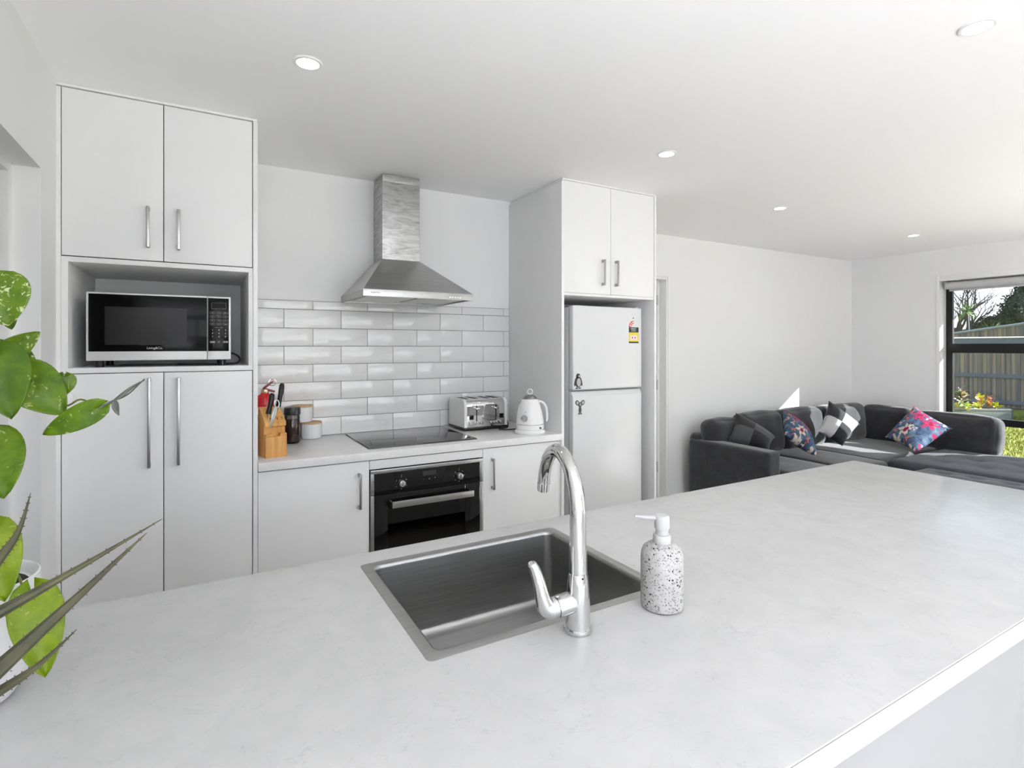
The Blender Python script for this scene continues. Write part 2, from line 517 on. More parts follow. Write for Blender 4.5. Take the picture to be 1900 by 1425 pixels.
# wall behind the camera with a window and a wide slider
w = B()
w.box(-0.56, 0.15, YF - .12, YF, 0, ZC).box(3.05, XR + .12, YF - .12, YF, 0, ZC)
w.box(0.15, 3.05, YF - .12, YF, 2.1, ZC).box(0.15, 3.05, YF - .12, YF, 0, .8)
struct(w.build('wall_front', WALL, smooth=False))
def rear_frame(name, pts, axis):
    f = B()
    for a0, a1, z0, z1 in pts:
        if axis == 'y': f.box(a0, a1, YF - .10, YF - .04, z0, z1, .003)
        else: f.box(XR + .04, XR + .10, a0, a1, z0, z1, .003)
    return struct(f.build(name, DARKMETAL))
rear_frame('window_2', [(.15, .20, .8, 2.1), (3.0, 3.05, .8, 2.1), (.2, 3.0, .8, .85), (.2, 3.0, 2.05, 2.1), (1.15, 1.2, .85, 2.05), (2.15, 2.2, .85, 2.05)], 'y')
rear_frame('window_3', [(-2.45, -2.39, 0, 2.1), (-.16, -.1, 0, 2.1), (-2.39, -.16, 0, .06), (-2.39, -.16, 2.04, 2.1), (-1.31, -1.24, .06, 2.04)], 'x')
# eave above the right-hand windows, and an unseen rear overhang added to cut the sun patch
struct(B().box(XR + .12, XR + .85, YF - 1, 5.2, 2.26, 2.34).box(XR + .83, XR + .90, YF - 1, 5.2, 2.155, 2.36).box(-1.9, XR + .12, YF - .95, YF - .12, 2.26, 2.34).box(-1.9, XR + .12, YF - 1.0, YF - .93, 2.155, 2.36).build('trim_6', mat('soffit', (.6, .6, .59), .6), smooth=False))

# ================================================================== KITCHEN: TALL PANTRY
YFR = 2.60
def bar_handle(x, z0, z1, parent, y=YFR, mat_=NICKEL):
    h = B()
    h.box(x - .005, x + .005, y - .032, y - .024, z0, z1, .0012)
    h.box(x - .005, x + .005, y - .026, y, z0, z0 + .016, .001).box(x - .005, x + .005, y - .026, y, z1 - .016, z1, .001)
    return h.build('handle', mat_, parent)
def door(x0, x1, z0, z1, parent, y=YFR, name='door', m=CAB):
    return B().box(x0, x1, y, y + .018, z0, z1, .0012).build(name, m, parent)

p = thing('pantry_cabinet', 'tall white pantry cabinet with a microwave niche, by the left wall', 'cabinet', (-.14, 2.9, 0))
c = B()
c.box(-.485, -.4665, YFR, 3.22, 0, 2.386, .001).box(.1865, .205, YFR - .003, 3.22, 0, 2.392, .001)          # end panels
c.box(-.466, .186, YFR + .004, 3.22, 1.7305, 1.750, .0008).box(-.466, .186, YFR + .002, 3.22, 1.3055, 1.3255, .0008)   # shelves round the niche
c.box(-.466, -.445, YFR + .002, 3.20, 1.3255, 1.7305, .0008).box(.169, .186, YFR + .002, 3.20, 1.3255, 1.7305, .0008)
c.box(-.445, .169, 3.195, 3.21, 1.3255, 1.7305)
c.build('carcass', CAB, p)
B().box(-.466, .186, YFR + .02, YFR + .03, .1, 1.305).box(-.466, .186, YFR + .02, YFR + .03, 1.751, 2.39).build('shadow_gap', GAP, p)
B().box(-.466, .186, YFR + .05, YFR + .065, 0, .1).build('kickboard', CAB, p)
B().box(-.486, .203, YFR - .004, YFR + .03, 2.390, 2.3995, .001).build('scribe_strip', TRIM, p)
for (x0, x1, z0, z1, hx, h0, h1) in ((-.4635, -.1425, 1.7535, 2.386, -.193, 1.803, 1.965), (-.1395, .1835, 1.7535, 2.386, -.089, 1.803, 1.965),
                                     (-.4635, -.1425, .105, 1.3025, -.189, .926, 1.282), (-.1395, .1835, .105, 1.3025, -.089, .926, 1.282)):
    d = door(x0, x1, z0, z1, p); bar_handle(hx, h0, h1, d)

# microwave in the niche
MY = 2.635
m = thing('microwave', 'black and silver microwave oven inside the pantry niche', 'microwave', (-.147, 2.85, 1.3255))
B().box(-.397, .1025, MY + .012, 3.02, 1.352, 1.619, .006).build('casing', mat('micro_case', (.60, .60, .60), .4), m)
SILV = mat('micro_silver', (.62, .62, .615), .38, metal=.25)
d = B().box(-.397, .0125, MY, MY + .03, 1.352, 1.622, .004).build('door', SILV, m)
MICGL = mat('microwave_black_glass', (.004, .004, .004), .08, spec=.12)
B().box(-.389, .0115, MY - .0015, MY + .01, 1.3885, 1.615, .0005).build('door_glass', MICGL, d)
B().box(-.338, -.061, MY - .0020, MY + .004, 1.415, 1.566).build('viewing_window', mat('micro_mesh', (.018, .018, .018), .12, spec=.16), d)
lettering('Living&Co.', .0125, (-.173, MY - .0022, 1.4015), GREYPRINT, d, 'brand_lettering', bold=.0001)
cp = B().box(.0135, .1025, MY, MY + .03, 1.352, 1.622, .004).build('control_panel', SILV, m)
B().box(.0160, .0945, MY - .0015, MY + .01, 1.3885, 1.615, .0005).build('panel_glass', MICGL, cp)
ds = B()
for a in ((.0285, .0840, 1.5945, 1.5953), (.0285, .0840, 1.5695, 1.5703), (.0285, .0293, 1.5695, 1.5953), (.0832, .0840, 1.5695, 1.5953)):
    ds.box(a[0], a[1], MY - .0021, MY, a[2], a[3])
ds.build('display_outline', mat('dim_print', (.16, .16, .16), .5), cp)
for r_ in range(4):
    for c_ in range(3):
        bx = .0325 + c_ * .0245; bz = 1.552 - r_ * .0158
        k = B()
        for a in ((-.0095, -.0085, -.0048, .0048), (.0085, .0095, -.0048, .0048), (-.0070, .0070, .0046, .0053), (-.0070, .0070, -.0053, -.0046)):
            k.box(bx + a[0], bx + a[1], MY - .0021, MY, bz + a[2], bz + a[3])
        k.box(bx - .0045, bx + .0045, MY - .0021, MY, bz - .0012, bz + .0012)
        k.build('keypad_button', mat('key_print', (.22, .22, .22), .5), cp)
lettering('EXPRESS COOK', .0040, (.0565, MY - .0022, 1.4895), mat('key_print2', (.4, .4, .4), .5), cp, 'keypad_lettering')
for i, s_ in enumerate('123456789'):
    lettering(s_, .0085, (.0325 + (i % 3) * .0245, MY - .0022, 1.4785 - (i // 3) * .0142), WHITEPL, cp, 'keypad_digit', bold=.0002)
lettering('0', .0085, (.057, MY - .0022, 1.4275), WHITEPL, cp, 'keypad_digit', bold=.0002)
for bx in (.0325, .0815):
    B().box(bx - .0095, bx + .0095, MY - .0021, MY, 1.4235, 1.4315, .0003).build('keypad_button', mat('key_print', (.22, .22, .22), .5), cp)
for x in (-.36, .07):
    for y in (MY + .05, 2.95):
        B().cyl((x, y, 1.3255), (x, y, 1.3535), .014, seg=16).build('foot', BLACKPL, m)
B().tube(smooth([(.098, 3.0, 1.37), (.118, 2.93, 1.376), (.137, 2.80, 1.365), (.142, 2.74, 1.350), (.128, 2.70, 1.335), (.09, 2.70, 1.3305), (.02, 2.72, 1.3305), (-.10, 2.73, 1.3305)]), .004, seg=8).build('power_cord', BLACKPL, m)

# ================================================================== BASE RUN, WORKTOP, OVEN, HOB, SPLASHBACK
p = thing('base_cabinet', 'white base cabinet with one door left of the oven', 'cabinet', (.45, 2.9, 0))
B().box(.206, .694, YFR + .025, 3.215, .1, .860).box(.206, .694, YFR + .06, YFR + .075, 0, .1).build('carcass', CAB, p)
B().box(.206, .694, YFR + .022, YFR + .026, .1, .860).build('shadow_gap', GAP, p)
d = door(.207, .6935, .105, .855, p, YFR + .003); bar_handle(.646, .634, .802, d, YFR + .003)
p = thing('base_cabinet', 'white base cabinet with one door between oven and fridge tower', 'cabinet', (1.55, 2.9, 0))
B().box(1.308, 1.817, YFR + .025, 3.215, .1, .860).box(1.308, 1.817, YFR + .06, YFR + .075, 0, .1).build('carcass', CAB, p)
B().box(1.308, 1.817, YFR + .022, YFR + .026, .1, .860).build('shadow_gap', GAP, p)
d = door(1.3085, 1.792, .105, .855, p, YFR + .003); bar_handle(1.362, .634, .802, d, YFR + .003)
B().box(1.795, 1.817, YFR + .008, YFR + .026, .1, .855, .001).build('filler_strip', CAB, p)
p = thing('oven_housing', 'white cabinet housing around the built-in oven', 'cabinet', (1.0, 2.9, 0))
B().box(.696, 1.306, YFR + .003, YFR + .021, .812, .855, .001).build('fascia_strip', CAB, p)
B().box(.696, .700, YFR + .03, 3.21, .1, .86).box(1.302, 1.306, YFR + .03, 3.21, .1, .86).box(.70, 1.302, YFR + .003, YFR + .021, .105, .205, .001).build('carcass', CAB, p)

OY = YFR - .004
ov = thing('oven', 'black built-in oven with steel trim under the hob', 'oven', (1.0, 2.85, .21))
B().box(.703, 1.299, OY + .02, 3.12, .215, .805).build('oven_body', BLACKPL, ov)
fr = B(); fr.box(.6985, 1.3035, OY, OY + .02, .7895, .807, .001).box(.6985, .716, OY, OY + .02, .6865, .7895, .001).box(1.286, 1.3035, OY, OY + .02, .6865, .7895, .001)
fr.build('trim_frame', STEEL, ov)
cp = B().box(.7165, 1.2855, OY + .001, OY + .02, .6875, .789, .001).build('control_panel', BLACKGL, ov)
B().box(.963, 1.036, OY - .0005, OY + .002, .752, .776).build('display', DISPLAY, cp)
for x, s_ in ((.968, '-'), (.999, 'o'), (1.030, '+')):
    lettering(s_, .011, (x, OY - .0002, .736), GREYPRINT, cp, 'symbol')
for kx in (.852, 1.164):
    k = B().cyl((kx, OY + .003, .7305), (kx, OY - .022, .7305), .0165, .0155, seg=28, bev=.002).build('knob', STEEL, ov)
    B().box(kx - .0015, kx + .0015, OY - .0235, OY - .02, .720, .744).build('pointer', mat('pointer_dark', (.15, .15, .15), .4), k)
    n_ = 8 if kx > 1 else 6
    for i in range(n_):
        a = R(90) + 2 * math.pi * i / n_
        rr_ = .029
        B().cyl((kx + rr_ * math.cos(a), OY + .002, .7305 + rr_ * math.sin(a)), (kx + rr_ * math.cos(a), OY - .0003, .7305 + rr_ * math.sin(a)), .0028, seg=8).build('dial_marking', mat('dial_print', (.22, .22, .22), .5), cp)
    B().box(kx - .001, kx + .001, OY - .0003, OY + .002, .765, .773).build('dial_marking', mat('dial_print', (.22, .22, .22), .5), cp)
dd = B()
dd.box(.7165, .783, OY, OY + .022, .215, .6835, .001).box(1.200, 1.2855, OY, OY + .022, .215, .6835, .001)
dd.box(.783, 1.200, OY, OY + .022, .611, .6835, .001).box(.783, 1.200, OY, OY + .022, .215, .300, .001)
dd = dd.build('door', BLACKGL, ov)
B().box(.783, 1.200, OY + .002, OY + .006, .30, .611).build('door_window', OVENGL, dd)
for x0, x1 in ((.6985, .716), (1.286, 1.3035)):
    B().box(x0, x1, OY, OY + .022, .215, .6835, .001).build('side_trim', STEEL, dd)
h = B(); h.box(.792, 1.229, OY - .048, OY - .038, .624, .655, .0015).box(.792, .800, OY - .04, OY, .628, .651, .001).box(1.221, 1.229, OY - .04, OY, .628, .651, .001)
h.build('handle', STEEL, dd)
rk = B()
rk.tube([(.79, OY + .03, .475), (1.195, OY + .03, .475)], .0025, seg=6)
for i in range(28):
    x = .80 + i * .0143
    rk.tube([(x, OY + .03, .477), (x, OY + .35, .477)], .0012, seg=5)
rk.build('wire_rack', CHROME, ov)

# worktop along the wall
tag(B().box(.206, 1.8165, 2.583, 3.2245, .862, .900, .0025).build('worktop', STONE_LIFTED), 'pale stone worktop running along the tiled wall', 'worktop')
# hob
hb = thing('cooktop', 'black glass induction hob set in the wall worktop', 'hob', (1.0, 2.9, .9))
B().box(.708, 1.298, 2.660, 3.165, .9005, .907, .0015).build('glass_top', HOBGL, hb)
B().box(.706, 1.300, 2.658, 3.167, .9002, .9035, .001).build('edge_trim', mat('hob_edge', (.10, .10, .10), .4, metal=1), hb)
# splashback: every tile bevelled, one tiled surface
sb = thing('tile_splashback', 'white brick-laid tile splashback with grey grout behind the worktop', 'splashback', (1.0, 3.22, .9))
B().box(.206, 1.8165, 3.2205, 3.2245, .9005, 1.665).build('grout', GROUT, sb)
tb = B()
ZR = [.9005, 1.0025, 1.1052, 1.2062, 1.3072, 1.4102, 1.5112, 1.6165, 1.665]
for k in range(8):
    off = .3855 if k % 2 == 0 else .5385
    z0, z1 = ZR[k] + .0013, ZR[k + 1] - .0013
    if k == 7: z1 = 1.664
    xs = [off + .3085 * i for i in range(-2, 6)]
    for a, b_ in zip(xs[:-1], xs[1:]):
        x0, x1 = max(a + .0013, .2065), min(b_ - .0013, 1.816)
        if x1 - x0 > .008:
            tb.box(x0, x1, 3.2165, 3.222, z0, z1, .0012)
tb.build('tiles', TILE, sb)
B().box(.206, 1.8165, 3.2160, 3.2245, 1.664, 1.666).build('edge_trim', GROUT, sb)

# range hood
hd = thing('range_hood', 'steel chimney range hood mounted above the hob', 'range hood', (1.0, 2.97, 1.664))
HX0, HX1, HY0, HY1 = .695, 1.305, 2.72, 3.2245
cx0, cx1, cy0 = .886, 1.1095, 3.042
bm = bmesh.new()
lo = [bm.verts.new(q) for q in ((HX0, HY0, 1.6985), (HX1, HY0, 1.6985), (HX1, HY1, 1.6985), (HX0, HY1, 1.6985))]
hi = [bm.verts.new(q) for q in ((cx0, cy0, 1.910), (cx1, cy0, 1.910), (cx1, HY1, 1.910), (cx0, HY1, 1.910))]
for i in range(4):
    bm.faces.new([lo[i], lo[(i + 1) % 4], hi[(i + 1) % 4], hi[i]])
bm.faces.new(lo[::-1]); bm.faces.new(hi)
finish(bm, 'canopy', STEEL, hd, smooth=False)
lp = B(); lp.box(HX0, HX1, HY0, HY0 + .015, 1.664, 1.700, .001).box(HX0, HX0 + .012, HY0 + .015, HY1, 1.664, 1.6985, .001).box(HX1 - .012, HX1, HY0 + .015, HY1, 1.664, 1.6985, .001)
lp.box(HX0 + .012, HX1 - .012, HY1 - .02, HY1, 1.664, 1.698)
lp = lp.build('lip', LIPST, hd)
B().box(HX0 + .012, HX1 - .012, HY0 + .015, HY1 - .02, 1.676, 1.697).build('underside', STEEL, hd)
for x0, x1 in ((.725, .992), (1.008, 1.275)):
    f = B(); f.box(x0, x1, 2.80, 3.10, 1.668, 1.678, .002)
    for i in range(14):
        f.box(x0 + .01, x1 - .01, 2.812 + i * .0205, 2.820 + i * .0205, 1.6665, 1.669)
    f.build('grease_filter', mat('filter_alu', (.45, .45, .44), .45, metal=1), hd)
for x in (.80, 1.20):
    B().cyl((x, 3.155, 1.672), (x, 3.155, 1.679), .03, seg=24).build('lamp', mat('lamp_dark', (.06, .06, .06), .2), hd)
ch = B().box(cx0, cx1, cy0, HY1, 1.910, 2.357, .001).build('chimney', HOODST, hd)
B().box(cx0 + .0015, cx1 - .0015, cy0 + .0015, HY1, 2.357, 2.398, .001).build('upper_flue', HOODST, hd)
lettering('superrica', .0125, (.7555, HY0 - .0004, 1.6835), DARKPRINT, lp, 'brand_lettering', bold=.0001)
for i in range(5):
    x = 1.1645 + i * .0148
    B().cyl((x, HY0 + .001, 1.676), (x, HY0 - .006, 1.676), .0052, seg=16, bev=.001).build('button', CHROME, lp)
    B().cyl((x, HY0 + .001, 1.689), (x, HY0 - .0004, 1.689), .0014, seg=8).build('button_mark', DARKPRINT, lp)

# ================================================================== FRIDGE TOWER
ft = thing('fridge_cabinet', 'white cabinet tower with two doors above the fridge', 'cabinet', (2.19, 2.9, 0))
c = B(); c.box(1.818, 1.836, 2.595, 3.2245, 0, 2.379, .001).box(2.5545, 2.572, 2.595, 3.2245, 0, 2.392, .001)
c.box(1.836, 2.5545, YFR + .003, 3.2245, 1.712, 1.7275, .001).box(1.836, 2.5545, 3.2, 3.2245, 0, 2.39)
c.build('carcass', CAB, ft)
B().box(1.836, 2.5545, YFR + .02, YFR + .03, 1.728, 2.39).build('shadow_gap', GAP, ft)
B().box(1.829, 1.836, 2.601, 3.22, 2.375, 2.3995).box(1.830, 2.565, 2.599, 2.63, 2.390, 2.3995, .001).build('scribe_strip', TRIM, ft)
d = door(1.8385, 2.1905, 1.7285, 2.387, ft); bar_handle(2.1245, 1.782, 1.940, d)
d = door(2.1935, 2.5525, 1.7285, 2.387, ft); bar_handle(2.230, 1.782, 1.940, d)

FY = 2.655
fg = thing('fridge', 'white two-door fridge freezer standing in the cabinet tower', 'fridge', (2.22, 2.9, 0))
B().box(1.944, 2.498, FY + .052, 3.17, .03, 1.652, .004).build('body', mat('fridge_side', (.62, .63, .64), .35), fg)
B().box(1.948, 2.494, FY + .044, FY + .054, .05, 1.645).build('door_seal', mat('seal_grey', (.35, .35, .36), .6), fg)
d1 = B().box(1.944, 2.500, FY, FY + .045, 1.142, 1.660, .008, 3).build('freezer_door', FRIDGE, fg)
B().box(2.46, 2.49, FY + .02, FY + .08, 1.655, 1.668, .004).build('hinge_cover', WHITEPL, fg)
d2 = B()
d2.box(1.944, 2.500, FY, FY + .045, .06, 1.108, .008, 3)
d2.poly([(1.944, FY + .002, 1.104), (1.944, FY + .018, 1.130), (1.944, FY + .043, 1.132), (1.944, FY + .043, 1.100)], (.556, 0, 0), .002)
d2 = d2.build('fridge_door', FRIDGE, fg)
for x in (1.99, 2.45):
    for y in (2.75, 3.10):
        B().cyl((x, y, 0), (x, y, .035), .02, seg=12).build('foot', BLACKPL, fg)
# energy sticker on the freezer door
lb = B().box(2.389, 2.472, FY - .0006, FY + .001, 1.430, 1.533).build('energy_label', mat('label_yellow', (.72, .58, .04), .5), d1)
for z0, z1 in ((1.500, 1.533), (1.430, 1.440)):
    B().box(2.389, 2.472, FY - .0009, FY, z0, z1).build('label_band', mat('label_black', (.012, .015, .02), .5), lb)
lettering('ENERGY', .0125, (2.4285, FY - .0012, 1.5225), mat('label_pale', (.55, .70, .62), .5), lb, 'label_lettering', bold=.0002)
lettering('RATING', .0105, (2.4285, FY - .0012, 1.5095), mat('label_pale', (.55, .70, .62), .5), lb, 'label_lettering', bold=.0002)
B().box(2.400, 2.461, FY - .0009, FY, 1.449, 1.482).build('label_panel', mat('label_pink', (.80, .62, .60), .5), lb)
for x in (2.419, 2.443):
    B().cyl((x, FY, 1.4655), (x, FY - .0012, 1.4655), .0050, seg=16).build('label_dot', mat('label_purple', (.10, .03, .13), .5), lb)
ar = B()
def arc(r0, r1, a0, a1, cx, cz, y, n=12):
    pts = [(cx + r1 * math.cos(a0 + (a1 - a0) * i / n), y, cz + r1 * math.sin(a0 + (a1 - a0) * i / n)) for i in range(n + 1)]
    pts += [(cx + r0 * math.cos(a1 + (a0 - a1) * i / n), y, cz + r0 * math.sin(a1 + (a0 - a1) * i / n)) for i in range(n + 1)]
    return pts
ar.poly(arc(.024, .044, R(95), R(178), 2.4325, 1.533, FY - .0006), (0, .001, 0))
ar.build('rating_arc', mat('label_red', (.62, .04, .05), .5), lb)
for a in (108, 135, 160):
    x = 2.4325 + .034 * math.cos(R(a)); z = 1.533 + .034 * math.sin(R(a))
    B().cyl((x, FY, z), (x, FY - .0011, z), .0062, seg=12).build('arc_dot', mat('label_arcpink', (.85, .55, .52), .5), lb)
B().cyl((2.4265, FY, 1.5935), (2.4265, FY - .001, 1.5935), .0045, seg=16).build('badge_dot', DARKPRINT, d1)
B().box(2.408, 2.446, FY - .0006, FY, 1.613, 1.6165).build('badge', mat('badge_grey', (.60, .60, .60), .4), d1)
# two magnets
def ell(cx, cz, rx, rz, y, n=20, rot=0):
    return [(cx + rx * math.cos(2 * math.pi * i / n) * math.cos(rot) - rz * math.sin(2 * math.pi * i / n) * math.sin(rot), y,
             cz + rx * math.cos(2 * math.pi * i / n) * math.sin(rot) + rz * math.sin(2 * math.pi * i / n) * math.cos(rot)) for i in range(n)]
BLK = mat('magnet_black', (.02, .02, .02), .5); GRY = mat('magnet_grey', (.42, .42, .42), .5)
mx, mz = 1.982, 1.200
mg = thing('fridge_magnet', 'penguin shaped magnet at the bottom left of the freezer door', 'magnet', (mx, FY, 1.158))
B().poly(ell(mx, mz - .008, .0235, .034, FY - .003), (0, .003, 0)).poly(ell(mx, mz + .026, .015, .018, FY - .003), (0, .003, 0)).build('body', BLK, mg)
B().poly(ell(mx + .003, mz - .010, .0150, .026, FY - .004), (0, .001, 0)).build('belly', GRY, mg)
B().poly(ell(mx + .006, mz + .027, .006, .006, FY - .004), (0, .001, 0)).build('face', GRY, mg)
for sx in (-1, 1):
    B().poly(ell(mx + sx * .022, mz - .008, .006, .026, FY - .0035, rot=sx * .25), (0, .003, 0)).build('flipper', BLK, mg)
    B().poly(ell(mx + sx * .011, mz - .046, .009, .004, FY - .003), (0, .003, 0)).build('foot', BLK, mg)
mx, mz = 1.996, 1.052
mg = thing('fridge_magnet', 'small big-eared animal magnet at the top left of the lower fridge door', 'magnet', (mx, FY, .99))
B().poly(ell(mx, mz, .012, .016, FY - .003), (0, .003, 0)).poly(ell(mx, mz - .032, .010, .020, FY - .003), (0, .003, 0)).build('body', BLK, mg)
for sx in (-1, 1):
    er = B().poly(ell(mx + sx * .021, mz + .013, .013, .016, FY - .003, rot=-sx * .5), (0, .003, 0)).build('ear', BLK, mg)
    B().poly(ell(mx + sx * .021, mz + .013, .008, .010, FY - .004, rot=-sx * .5), (0, .001, 0)).build('inner_ear', GRY, er)
    B().poly(ell(mx + sx * .008, mz - .055, .006, .004, FY - .003), (0, .003, 0)).build('foot', BLK, mg)
B().poly(ell(mx, mz + .002, .006, .008, FY - .004), (0, .001, 0)).build('face', GRY, mg)

# ================================================================== THINGS ON THE WALL WORKTOP
BZ = .9003
BAMBOO = mat('bamboo', (.60, .33, .12), .42)
t = NT(BAMBOO); v = t.coord('Object', (52, 52, 2.5)); n = t.noise(v, 1.0, 4, .6)
t.color(t.ramp(n, [(.3, (.50, .235, .065)), (.55, (.66, .35, .11)), (.75, (.74, .43, .16))]))
LIDW = mat('canister_wood', (.56, .36, .19), .45)
# knife block, turned a little
KM = Matrix.Translation((.244, 2.668, BZ)) @ Matrix.Rotation(R(14), 4, 'Z')
kb = thing('knife_block', 'slanted bamboo knife block at the left end of the worktop', 'knife block', KM.translation)
prof = [(0.022, 0), (.112, 0), (.111, .08), (.098, .226), (.080, .220), (.010, .158), (.010, .142), (.022, .135)]
B(KM).poly([(0, y, z) for y, z in prof], (.094, 0, 0), .0015).build('block', BAMBOO, kb)
fp = B(KM); fp.box(0, .094, 0, .0215, 0, .095, .0012).box(0, .030, 0, .0215, .095, .108, .0012).box(.064, .094, 0, .0215, .095, .108, .0012)
fp.build('front_pocket', BAMBOO, kb)
sl = B(KM)
sld = Vector((0, .075, .064)).normalized()
for sx, f0 in ((.030, .018), (.060, .018), (.082, .018)):
    c0 = Vector((sx, .010, .158)) + sld * f0; c1 = c0 + sld * .018
    nrm = Vector((0, -.064, .075)).normalized()
    sl.poly([c0 - nrm * .004 + Vector((-.0015, 0, 0)), c0 - nrm * .004 + Vector((.0015, 0, 0)), c1 - nrm * .004 + Vector((.0015, 0, 0)), c1 - nrm * .004 + Vector((-.0015, 0, 0))], nrm * .0046)
sl.build('slot', mat('slot_dark', (.03, .015, .008), .8), kb)
def knife(base, dirv, length, label, hl=.105, bladeout=.03):
    base = KM @ Vector(base); dv = (KM.to_3x3() @ Vector(dirv)).normalized()
    k = thing('kitchen_knife', label, 'knife', base, 'knives in the knife block')
    side = (KM.to_3x3() @ Vector((1, 0, 0))).normalized()
    depth = dv.cross(side).normalized()
    # blade going into the slot
    b = B(); a = base - dv * .06; e_ = base + dv * bladeout
    b.poly([a + depth * .012 - side * .001, a - depth * .012 - side * .001, e_ - depth * .013 - side * .001, e_ + depth * .013 - side * .001], side * .002)
    b.build('blade', STEEL, k)
    h = B(); s0 = base + dv * bladeout
    pts = [s0 + depth * o for o in (0,)]
    prof = [(0, .0125), (.012, .0115), (.035, .0105), (.06, .0115), (.085, .0125), (.098, .0115), (.105, .006)]
    h.tube([s0 + dv * (q * hl / .105) - depth * (.006 * math.sin(q / .105 * 2.6)) for q, r in prof], [r for q, r in prof], seg=14, flat=1.0)
    ho = h.build('handle', BLACKPL, k)
    for q in (.03, .055, .08):
        c_ = s0 + dv * q
        B().cyl(c_ - side * .0122 - depth * .004, c_ + side * .0122 - depth * .004, .0022, seg=8).build('rivet', NICKEL, ho)
    return k
knife((.022, .040, .186), (.22, .10, 1), .1, 'black handled knife at the left of the knife block', .095, .012)
knife((.080, .074, .216), (.20, .10, 1), .1, 'black handled knife at the right back of the knife block', .110, .008)
# small steel blade standing in the left slot
k0 = KM @ Vector((.028, .010, .150))
sc = thing('kitchen_scissors', 'grey steel blade standing in the front of the knife block', 'scissors', k0)
a0, a1 = KM @ Vector((.022, .006, .138)), KM @ Vector((.050, .016, .228))
sdv = (KM.to_3x3() @ Vector((.9, 0, -.25))).normalized()
B().poly([a0 - sdv * .002, a0 + sdv * .003, a0.lerp(a1, .75) + sdv * .009, a1 + sdv * .007, a1 - sdv * .007, a0.lerp(a1, .6) - sdv * .009], KM.to_3x3() @ Vector((0, .003, 0)), .0006).build('blade', mat('grey_steel', (.33, .36, .38), .3, metal=.9), sc)
rg = B(); ctr = a1 + Vector((.004, .004, .016))
rg.tube([ctr + sdv * (.011 * math.cos(2 * math.pi * i / 16)) + Vector((0, 0, .017 * math.sin(2 * math.pi * i / 16))) for i in range(16)], .0028, seg=8, closed=True)
rg.build('finger_ring', mat('pale_steel', (.6, .62, .63), .3, metal=.8), sc)

# fire extinguisher behind the block
ex = thing('fire_extinguisher', 'red fire extinguisher tucked behind the knife block', 'fire extinguisher', (.268, 2.985, BZ))
RED = mat('extinguisher_red', (.55, .012, .016), .22, coat=.4)
B().lathe([(.046, 0), (.050, .004), (.050, .215), (.047, .240), (.036, .258), (.020, .268), (.018, .274)], (.268, 2.985, BZ), 32).build('cylinder', RED, ex)
lbp = B()
lbp.lathe([(.0504, .17), (.0504, .205)], (.268, 2.985, BZ), 32, cap=False); lbp.lathe([(.0504, .085), (.0504, .140)], (.268, 2.985, BZ), 32, cap=False)
lbp.build('white_band', mat('label_white', (.72, .72, .74), .5), ex)
B().lathe([(.0505, .142), (.0505, .165)], (.268, 2.985, BZ), 32, cap=False).build('blue_band', mat('label_blue', (.03, .04, .35), .5), ex)
B().lathe([(.0505, .03), (.0505, .080)], (.268, 2.985, BZ), 32, cap=False).build('teal_band', mat('label_teal', (.03, .12, .22), .5), ex)
B().cyl((.268, 2.985, BZ + .272), (.268, 2.985, BZ + .292), .017, seg=20, bev=.002).build('valve', mat('brass', (.6, .5, .32), .3, metal=1), ex)
hv = B(); hv.poly([(.255, 2.977, BZ + .288), (.313, 2.977, BZ + .274), (.316, 2.977, BZ + .282), (.262, 2.977, BZ + .303)], (0, .016, 0), .001)
hv.poly([(.258, 2.977, BZ + .300), (.290, 2.977, BZ + .325), (.308, 2.977, BZ + .333), (.308, 2.977, BZ + .328), (.268, 2.977, BZ + .294)], (0, .016, 0), .001)
hv.build('lever', mat('dark_red', (.22, .015, .015), .35), ex)
B().tube([(.302 + .018 * math.cos(2 * math.pi * i / 18), 2.972, BZ + .326 + .016 * math.sin(2 * math.pi * i / 18)) for i in range(18)], .0013, seg=6, closed=True).build('pin_ring', CHROME, ex)
B().cyl((.300, 2.980, BZ + .240), (.300, 2.955, BZ + .240), .010, seg=14, bev=.001).build('gauge', CHROME, ex)

# jar with black lid
jx, jy = .405, 3.045
j = thing('coffee_jar', 'glass jar of brown coffee with a black lid beside the knife block', 'jar', (jx, jy, BZ))
B().lathe([(.032, 0), (.0375, .006), (.0385, .02), (.0385, .140), (.036, .150)], (jx, jy, BZ), 32).build('glass_jar', JARGL, j)
COFFEE = mat('coffee', (.045, .018, .010), .6)
B().lathe([(.030, .004), (.0355, .010), (.0362, .022), (.0362, .120), (.0362, .122)], (jx, jy, BZ), 32).build('coffee', COFFEE, j)
B().lathe([(.038, .148), (.0405, .150), (.0412, .156), (.0412, .178), (.039, .187), (.030, .189)], (jx, jy, BZ), 36).build('lid', mat('lid_black', (.02, .02, .022), .35), j)
CER = mat('ribbed_ceramic', (.74, .745, .76), .35)
def canister(x, y, z, label):
    k = thing('canister', label, 'canister', (x, y, z), 'ribbed white canisters')
    B().lathe([(.046, 0), (.0505, .003), (.0525, .012), (.0535, .080), (.0535, .0815)], (x, y, z), 96, ripple=(.012, 32)).build('pot', CER, k)
    B().lathe([(.0515, .0815), (.0545, .083), (.0545, .090), (.0520, .0925)], (x, y, z), 48).build('lid', LIDW, k)
canister(.403, 3.160, BZ, 'ribbed white canister mostly hidden behind the coffee jar')
canister(.519, 3.150, BZ, 'ribbed white canister with wooden lid on the worktop nearest the hob')
canister(.472, 3.160, BZ + .0927, 'ribbed white canister with wooden lid stacked on top of two others')

